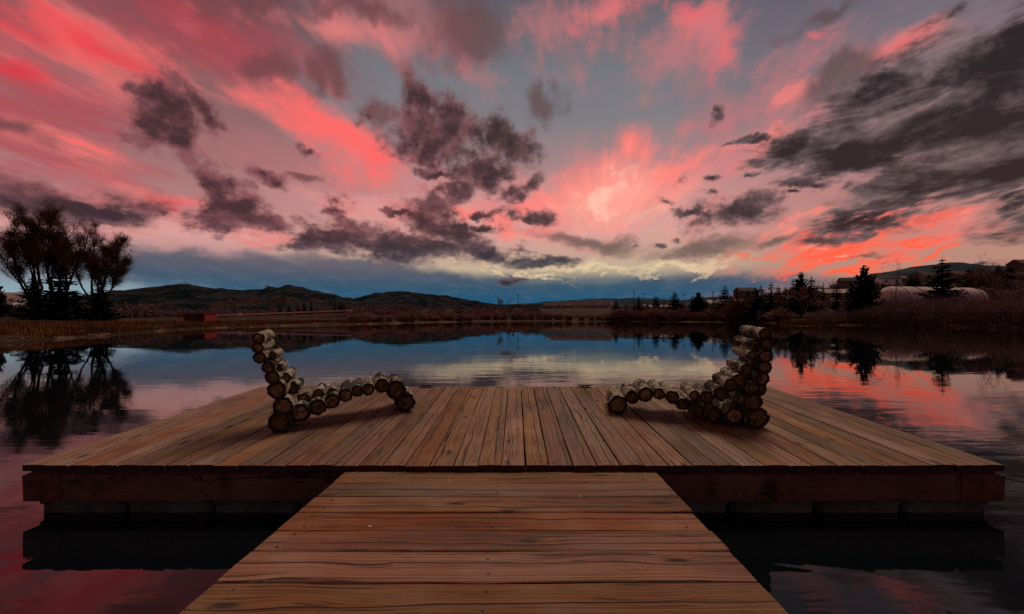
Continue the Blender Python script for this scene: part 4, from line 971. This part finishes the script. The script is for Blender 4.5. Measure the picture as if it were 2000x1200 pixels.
# --- dense leafless thicket on the right shore (one mass)
def thicket():
    b = MB(); rnd = random.Random(5)
    protos = [bush_geo(300 + i, 1.7, 2.6, 150, .014) for i in range(4)]
    px = 1560.0
    while px < 2250:
        az = atan((px - CX) / F); D = interp(az, SHORE)
        for row in range(4):
            r = D + 2.0 + row * 4.5 + rnd.uniform(-1.2, 1.2); Y = r * cos(az); X = r * sin(az); z = gz(X, Y)
            top = interp(px, [(1560, 622), (1600, 606), (1650, 598), (1720, 580), (1800, 576), (1900, 575), (2250, 572)]) + rnd.uniform(-5, 6) + (3 - row) * 5
            h = max(.6, CAMZ + (HY - top) / F * Y - z); k = h / 2.6; a = rnd.uniform(0, 6.28); g = rnd.choice(protos); kw = k * rnd.uniform(.8, 1.2)
            ca, sa = cos(a) * kw, sin(a) * kw
            b.add([(X + x * ca - y * sa, Y + x * sa + y * ca, z + zz * k) for x, y, zz in g.v], g.f)
        px += 15
    o = b.obj('shore_thicket', M['willowp']); o['kind'] = 'stuff'; o['label'] = 'dense dark leafless thicket along the right shore'; o['category'] = 'thicket'
thicket()

# --- dry grass on the banks (one mass)
def grass():
    b = MB(); rnd = random.Random(9)
    def tuft(px, off, hh):
        az = atan((px - CX) / F); r = interp(az, SHORE) + off; X, Y = r * sin(az), r * cos(az); z = gz(X, Y)
        for _ in range(5):
            a = rnd.uniform(0, 6.28); h = hh * rnd.uniform(.5, 1.2); w = .02 + .0006 * Y; dx, dy = rnd.gauss(0, .18), rnd.gauss(0, .18); lx, ly = rnd.gauss(0, .3) * h, rnd.gauss(0, .3) * h
            b.add([(X + dx - cos(a) * w, Y + dy - sin(a) * w, z - .02), (X + dx + cos(a) * w, Y + dy + sin(a) * w, z - .02), (X + dx + lx, Y + dy + ly, z + h)], [(0, 1, 2)])
    for _ in range(9000):
        px = rnd.uniform(-250, 720); off = abs(rnd.gauss(0, 1)) * 11 + .8
        if mnoise.noise(Vector((px * .012, off * .25, 2))) < -.12: continue
        tuft(px, off, rnd.uniform(.12, .42))
    for _ in range(1600): tuft(rnd.gauss(1560, 26), abs(rnd.gauss(0, 1)) * 5 + .5, rnd.uniform(.15, .5))
    for _ in range(2500): tuft(rnd.uniform(1560, 2150), rnd.uniform(.4, 4), rnd.uniform(.1, .35))
    o = b.obj('bank_grass', simple('dry_grass', (0.22, 0.085, 0.018), (0.085, 0.034, 0.013), .22, .95)); o['kind'] = 'stuff'; o['label'] = 'dry orange grass on the lake banks'; o['category'] = 'grass'
grass()

# --- stones along the waterline
M['stone'] = simple('pink_stone', (0.30, 0.16, 0.135), (0.16, 0.09, 0.08), 3, .9, .4, rand=.2)
def stone_geo(seed):
    rnd = random.Random(seed); b = bmesh.new(); bmesh.ops.create_icosphere(b, subdivisions=2, radius=1.0)
    for v in b.verts: v.co *= 1 + .28 * mnoise.noise(v.co * 1.3 + Vector((seed, 0, 0))) ; v.co.z *= .6
    me = bpy.data.meshes.new('shore_stone'); b.to_mesh(me); b.free(); me.materials.append(M['stone']); return me
SM = [stone_geo(i) for i in range(3)]
for i in range(70):
    if i < 26: px = rnd.uniform(172, 212); off = rnd.uniform(.3, 3.5); s = rnd.uniform(.04, .11); lab, gr = 'pinkish stone on the small stony spit in front of the cottonwoods', 'stones of the left spit'
    elif i < 42: px = rnd.uniform(-40, 60); off = rnd.uniform(.3, 1.8); s = rnd.uniform(.04, .09); lab, gr = 'pale stone at the waterline near the left edge', 'stones at the left waterline'
    elif i < 58: px = rnd.choice((rnd.uniform(500, 690), rnd.uniform(610, 625))); off = rnd.uniform(.1, 1.2); s = rnd.uniform(.10, .26); lab, gr = 'pale stone at the waterline below the lakeside road', 'stones below the lakeside road'
    else: px = rnd.uniform(1600, 1990); off = rnd.uniform(.2, 1.5); s = rnd.uniform(.12, .34); lab, gr = 'pale stone at the foot of the right-hand thicket', 'stones under the thicket'
    az = atan((px - CX) / F); r = interp(az, SHORE) + off; X, Y = r * sin(az), r * cos(az)
    o = bpy.data.objects.new('shore_stone', SM[i % 3]); COL.objects.link(o); o.location = (X, Y, gz(X, Y) + s * .2); o.scale = (s * rnd.uniform(.8, 1.5), s, s); o.rotation_euler = (0, 0, rnd.uniform(0, 6)); tag(o, lab, 'stone', gr)

# ------------------------------------------------------------------ buildings and street furniture
M['redwall_lit'] = simple('red_wall_lit', (0.42, 0.045, 0.040), (0.32, 0.036, 0.032), 1.5, .7)  # brighter copy of the shed red: light on the end wall painted in
M['redroof'] = simple('dark_red_roof_and_shaded_wall', (0.11, 0.022, 0.018), (0.07, 0.018, 0.015), 2, .8)
M['white'] = simple('white_paint', (0.82, 0.78, 0.76), (0.70, 0.65, 0.63), 1.0, .7)
M['tan'] = simple('tan_siding', (0.26, 0.18, 0.14), (0.19, 0.13, 0.10), 1.0, .8)
M['brown'] = simple('brown_siding', (0.12, 0.06, 0.045), (0.08, 0.045, 0.035), 1.0, .85)
M['roof'] = simple('dark_shingle', (0.035, 0.030, 0.032), (0.055, 0.044, 0.042), 2.0, .9)
M['pinkroof'] = simple('pinkish_metal_roof', (0.42, 0.27, 0.25), (0.33, 0.21, 0.20), .8, .6)
M['tarp'] = simple('pale_fabric_cover', (0.58, 0.40, 0.38), (0.44, 0.30, 0.29), .35, .75, .15)
M['glass'] = simple('dark_glass', (0.02, 0.022, 0.026), None, 2, .12, spec=.6)
M['conc'] = simple('concrete', (0.58, 0.47, 0.43), (0.42, 0.33, 0.30), .6, .9)
M['pole'] = simple('pole_wood', (0.07, 0.05, 0.045), (0.045, 0.034, 0.03), 3, .9)
M['gravel'] = simple('pale_gravel', (0.36, 0.25, 0.21), (0.24, 0.165, 0.14), .8, .95)

def house(px, Y, W, Dp, Hw, Hr, rz, wall, roof, label, name='house', cat='house', group=None, lift=0.0, nwin=2, door=False):
    Y0 = Y; Y = ashore(px, Y, 26.0); k_ = Y / Y0; W, Dp, Hw, Hr = W * k_, Dp * k_, Hw * k_, Hr * k_; p = spot(px, Y, .3); r = empty(name, (p.x, p.y, p.z + lift), (0, 0, rz)); tag(r, label, cat, group)
    b = MB(); b.add([(-W/2,-Dp/2,0),(W/2,-Dp/2,0),(W/2,Dp/2,0),(-W/2,Dp/2,0),(-W/2,-Dp/2,Hw),(W/2,-Dp/2,Hw),(W/2,Dp/2,Hw),(-W/2,Dp/2,Hw),(-W/2,0,Hw+Hr*.96),(W/2,0,Hw+Hr*.96)],
                    [(0,1,5,4),(2,3,7,6),(1,2,6,9,5),(3,0,4,8,7)]); b.obj('wall', M[wall], r)
    e = .35; t = .14; b = MB()
    for s in (-1, 1):
        a = [(-W/2-e, s*(Dp/2+e), Hw - Hr*e/(Dp/2)), (W/2+e, s*(Dp/2+e), Hw - Hr*e/(Dp/2)), (W/2+e, 0, Hw+Hr), (-W/2-e, 0, Hw+Hr)]
        u = [(x, y, z + t) for x, y, z in a]; b.add(a + u, [(0,1,2,3),(4,7,6,5),(0,4,5,1),(1,5,6,2),(2,6,7,3),(3,7,4,0)])
    b.obj('roof', M[roof], r)
    for i in range(nwin):
        x = -W/2 + W * (i + .5) / nwin; w = min(1.2, W / nwin * .35)
        b = MB(); b.box((x - w/2, -Dp/2 - .05, Hw*.38), (x + w/2, -Dp/2 - .003, Hw*.78)); f = b.obj('window', M['white'], r)
        b = MB(); b.box((x - w/2 + .07, -Dp/2 - .062, Hw*.38 + .07), (x + w/2 - .07, -Dp/2 - .052, Hw*.78 - .07)); b.obj('pane', M['glass'], f)
    if door:
        b = MB(); b.box((-W*.32, -Dp/2 - .06, .1), (W*.32, -Dp/2 - .003, Hw*.8)); b.obj('garage_door', M['white'], r)
    return r

# red shed on the left bank
p = spot(393, 66, .1); r = empty('red_shed', p, (0, 0, radians(-5))); r.scale = (.88, .88, .76); tag(r, 'low red shed with its end wall coloured as if lit on the left bank', 'shed')
b = MB(); b.box((-2.0, -1.3, 0), (1.7, 1.3, 1.75)); b.obj('wall', M['redroof'], r)  # long side takes the darker red, its shade put into the colour
b = MB(); b.box((1.702, -1.29, 0), (1.74, 1.29, 1.74)); b.obj('lit_end_wall', M['redwall_lit'], r)['label'] = 'red end wall, coloured as if lit'
b = MB(); b.add([(-2.1,-1.45,1.752),(1.8,-1.45,1.752),(1.8,1.45,1.752),(-2.1,1.45,1.752),(-2.1,-1.45,1.84),(1.8,-1.45,1.84),(1.8,1.45,1.90),(-2.1,1.45,1.90)], [(0,3,2,1),(4,5,6,7),(0,1,5,4),(1,2,6,5),(2,3,7,6),(3,0,4,7)]); b.obj('roof', M['redroof'], r)
b = MB(); b.box((-1.0, -1.345, .1), (.1, -1.303, 1.5)); b.obj('door', M['brown'], r)

# lakeside road on its low embankment
def ribbon(name, pts, w, mat, lift=.05):
    vs, fs = [], []
    for i, q in enumerate(pts):
        a = pts[max(i - 1, 0)]; c = pts[min(i + 1, len(pts) - 1)]; t = Vector((c.x - a.x, c.y - a.y, 0)).normalized(); n = Vector((-t.y, t.x, 0)) * w / 2
        for s in (-1, 1):
            for dz in (0, -2.4): vs.append((q.x + n.x * s, q.y + n.y * s, q.z + lift + dz))
    for i in range(len(pts) - 1):
        b = i * 4; fs += [(b, b + 4, b + 6, b + 2), (b, b + 1, b + 5, b + 4), (b + 2, b + 6, b + 7, b + 3)]
    return struct(mesh_obj(name, vs, fs, mat))
road = []
for i in range(40):
    t = i / 39; px = 250 + 445 * t; Y = 88 + 32 * t; q = spot(px, Y); q.z = CAMZ + (HY - interp(px, [(250, 621.5), (420, 621), (500, 618.5), (560, 616), (690, 610.5)])) / F * Y; road.append(q)
ribbon('road', road, 3.2, M['gravel'], .02)
r = empty('guard_rail', (road[14].x, road[14].y, road[14].z)); tag(r, 'pale guard rail running along the lakeside road', 'guard rail'); O_ = r.location.copy()
for i in range(13, 39):
    a, c = road[i] - O_, road[i + 1 if i < 39 else 39] - O_; b = MB()
    b.add([(a.x, a.y - 1.7, a.z + .35), (c.x, c.y - 1.7, c.z + .35), (c.x, c.y - 1.7, c.z + .75), (a.x, a.y - 1.7, a.z + .75), (a.x, a.y - 1.62, a.z + .35), (c.x, c.y - 1.62, c.z + .35), (c.x, c.y - 1.62, c.z + .75), (a.x, a.y - 1.62, a.z + .75)], [(0,1,2,3),(7,6,5,4),(3,2,6,7),(0,4,5,1)])
    b.obj('rail', M['tarp'], r)
    b = MB(); b.box((a.x - .07, a.y - 1.615, a.z - .6), (a.x + .07, a.y - 1.5, a.z + .72)); b.obj('post', M['pole'], r)
bch = []
for i in range(16):
    px = 915 + 190 * i / 15; az = atan((px - CX) / F); rr2 = interp(az, SHORE) + .9; bch.append(Vector((rr2 * sin(az), rr2 * cos(az), .16)))
ribbon('beach', bch, 2.2, M['gravel'], .10)
for px, Y, top, lb in ((469, 100, 611, 'small white sign board beside the lakeside road'),):
    p = spot(px, Y); r = empty('sign_board', p); tag(r, lb, 'sign'); zt = CAMZ + (HY - top) / F * Y - p.z
    b = MB(); b.box((-.05, -.04, -.1), (.05, .04, zt - .3)); b.obj('post', M['pole'], r); b = MB(); b.box((-.38, -.075, zt - .75), (.38, -.042, zt)); b.obj('board', M['white'], r)

# bridge behind the far shore
p0, p1 = spot(1066, 214), spot(1196, 204); zt = CAMZ + (HY - 592.5) / F * 209
r = empty('low_bridge', ((p0.x + p1.x) / 2, (p0.y + p1.y) / 2, 0)); tag(r, 'low concrete bridge on short piers beyond the far shore', 'bridge'); O = r.location.copy()
dv = Vector((p1.x - p0.x, p1.y - p0.y, 0)); Lb = dv.length; r.rotation_euler = (0, 0, atan2(dv.y, dv.x))
b = MB(); b.box((-Lb/2, -3, zt - 1.15), (Lb/2, 3, zt)); b.obj('bridge_deck', M['conc'], r)
b = MB(); b.box((-Lb/2 + 3, -2.9, zt + .003), (Lb/2, -2.6, zt + .7)); b.obj('parapet', M['conc'], r)
for i in range(9):
    x = -Lb/2 + 5 + i * (Lb - 6) / 8; b = MB(); b.box((x - .35, -2.4, -.5), (x + .35, -1.4, zt - 1.153)); b.obj('pier', M['conc'], r)

# utility poles and masts
def pole(px, Y, top, label, arm=1.0, rad=.10, lamp=False, name='utility_pole', cat='pole'):
    Y = ashore(px, Y, 8.0); p = spot(px, Y, .3); H = CAMZ + (HY - top) / F * Y - p.z; r = empty(name, p, (0, 0, .3)); tag(r, label, cat)
    b = MB(); b.tube([(0, 0, 0), (0, 0, H)], [rad * 1.2, rad * .8], 7); b.obj('post', M['pole'], r)
    if arm:
        b = MB(); b.box((-arm, -.06, H - .75), (arm, .06, H - .60)); a = b.obj('crossarm', M['pole'], r)
        for x in (-arm * .85, 0.0, arm * .85):
            b = MB(); b.tube([(x, 0, H - .598), (x, 0, H - .40)], [.05, .035], 6); b.obj('insulator', M['bolt'], a)
    return r
pole(522, 108, 555, 'tall thin utility pole rising behind the lakeside road', .7, .12)
pole(1012, 170, 573, 'thin pole on the skyline at the centre of the far shore', .35, .13)
pole(1238, 150, 568, 'left of two thin poles right of the bridge', .5, .10)
pole(1256, 150, 571, 'right of two thin poles right of the bridge', .9, .10)
pole(1336, 140, 574, 'thin pole between the third conifer and the paired bushy conifers', .8, .09)
pole(1392, 118, 569, 'utility pole with crossarm left of the tall pointed conifer', .8, .10)

# white garages, long buildings, hill houses
house(1452, 205, 9.5, 7, 3.0, 1.4, .05, 'white', 'pinkroof', 'white garage with pale door left of the broad dark conifer', 'garage', 'garage', nwin=0, door=True)
house(1502, 203, 9.0, 7, 3.2, 1.2, -.05, 'white', 'roof', 'white garage with pale door right of the broad dark conifer', 'garage', 'garage', nwin=0, door=True)
house(1536, 206, 11.0, 7, 2.6, 1.6, .1, 'white', 'pinkroof', 'low house with grey-pink roof right of the white garages', lift=0)
house(1402, 215, 11.0, 7, 3.0, 1.8, .0, 'tan', 'pinkroof', 'grey-pink low building left of the tall pointed conifer', nwin=1)
house(1268, 238, 8.0, 6, 2.4, 1.3, .2, 'white', 'pinkroof', 'small pale shed between the first two conifers right of the bridge', 'pale_shed', 'shed', nwin=1)
house(1305, 238, 8.0, 6, 2.4, 1.3, -.2, 'tan', 'pinkroof', 'small tan shed left of the pointed conifer', 'tan_shed', 'shed', nwin=1)
house(1345, 232, 9.0, 6, 2.4, 1.3, .1, 'white', 'roof', 'low white shed behind the paired bushy conifers', 'white_shed', 'shed', nwin=1)
house(1634, 168, 15.5, 8, 3.2, 1.6, .03, 'brown', 'pinkroof', 'long low brown building with a pinkish metal roof', 'long_building', 'building', lift=1.2, nwin=5)
house(1457, 300, 13, 9, 5, 2.5, .05, 'brown', 'roof', 'dark flat-topped building on the hill above the white garages', 'hill_building', 'building', lift=2.0, nwin=3)
hill = [(1655, 290, 'brown', 'gabled brown house on the hill behind the ragged pine'), (1718, 300, 'brown', 'dark house with a low roof on the hill above the hoop building'), (1760, 310, 'tan', 'tan house on the hill left of the dark conifer clump'), (1830, 300, 'brown', 'brown house on the hill hidden behind the large spruce'),
        (1870, 305, 'tan', 'tan house on the hill just right of the large spruce'), (1915, 300, 'white', 'white-walled house on the hill right of the rust shrub'), (1945, 310, 'brown', 'brown house on the hill behind the tall pale bare tree'), (1985, 290, 'tan', 'tan house on the hill at the right edge'), (1735, 250, 'white', 'small white-fronted house on the slope above the hoop building'),
        (1992, 230, 'brown', 'long brown house low on the slope at the right edge'), (1800, 240, 'tan', 'tan house on the slope behind the dark conifer clump'), (1680, 310, 'tan', 'small tan house on the hill beside the ragged pine')]
for i, (px, Y, wl_, lb) in enumerate(hill): house(px, Y, (9, 11, 8, 10, 7)[i % 5], 7, 3.6, (2.2, 2.6, 1.8)[i % 3], (-.3, .1, .35, -.1)[i % 4], wl_, ('roof', 'roof', 'pinkroof', 'roof', 'brown')[i % 5], lb, group='houses on the right hillside')
# specks of houses left
house(12, 130, 8, 6, 3.2, 1.8, .2, 'white', 'pinkroof', 'pale-roofed house behind the left edge of the cottonwoods', lift=2.2)
house(34, 110, 4, 4, 1.6, .6, 0, 'white', 'white', 'low white shed glimpsed left of the cottonwood trunks', 'white_shed', 'shed', nwin=1)
# a parked white van glimpsed between building and thicket
def van(px, Y, label):
    p = spot(px, Y); r = empty('parked_van', (p.x, p.y, p.z), (0, 0, .05)); tag(r, label, 'van')
    prof = [(-2.6, .45), (-2.6, 1.9), (-2.3, 2.2), (1.1, 2.2), (1.75, 1.45), (2.5, 1.25), (2.6, .45)]
    b = MB(); n = len(prof); b.add([(x, -.95, z) for x, z in prof] + [(x, .95, z) for x, z in prof], [tuple(range(n)), tuple(range(2 * n - 1, n - 1, -1))] + [(i, i + n, (i + 1) % n + n, (i + 1) % n) for i in range(n)]); b.obj('body', M['white'], r)
    b = MB(); b.box((.2, -.975, 1.45), (1.0, -.952, 2.0)); b.obj('window', M['glass'], r)
    for x in (-1.6, 1.6):
        for y in (-.9, .9): b = MB(); b.tube([(x, y - .12, .36), (x, y + .12, .36)], [.36, .36], 14); b.obj('wheel', M['iron'], r)
v_ = van(1640, 152, 'white parked van in front of the long pinkish-roofed building')

# pale hoop building: long fabric-covered arch on a low wall
p = spot(1818, 104, .3); zt = CAMZ + (HY - 561) / F * 104 - p.z
r = empty('hoop_building', p, (0, 0, radians(12))); tag(r, 'long pale pink hoop-roofed building standing behind the thicket and the large spruce', 'building')
LW, RW = 13.6, 3.6; b = MB(); n, m_ = 14, 27
for i in range(m_ + 1):
    x = -LW + 2 * LW * i / m_; e = min(1.0, (min(i, m_ - i) / 2.2)) if min(i, m_ - i) < 3 else 1.0; sag = 1 - .012 * (i % 3 == 1)
    kk = (0.62 + .38 * sqrt(max(0, 1 - (1 - e) ** 2))) * sag
    for j in range(n + 1):
        a = pi * j / n; b.v.append((x, -RW * cos(a) * kk, 1.2 + (zt - 1.2) * sin(a) ** .8 * kk))
for i in range(m_):
    for j in range(n): q = i * (n + 1) + j; b.f.append((q, q + n + 1, q + n + 2, q + 1)); b.k.append(0)
b.f.append(tuple(range(n + 1))); b.k.append(0); b.f.append(tuple(m_ * (n + 1) + j for j in range(n, -1, -1))); b.k.append(0)
b.obj('fabric_cover', M['tarp'], r, True)
b = MB(); b.box((-LW, -RW, 0), (LW, RW, 1.198)); b.obj('base_wall', M['conc'], r)
for i in range(6):
    x = -LW + 2.5 + i * 4.4; c = MB(); c.tube([(x, -RW * cos(pi * j / 12) * 1.008, 1.2 + (zt - 1.2) * sin(pi * j / 12) ** .8 * 1.008) for j in range(13)], [.07] * 13, 5); c.obj('hoop_rib', M['brown'], r)

for k_ in list(PROTOS): hide_away(PROTOS[k_])
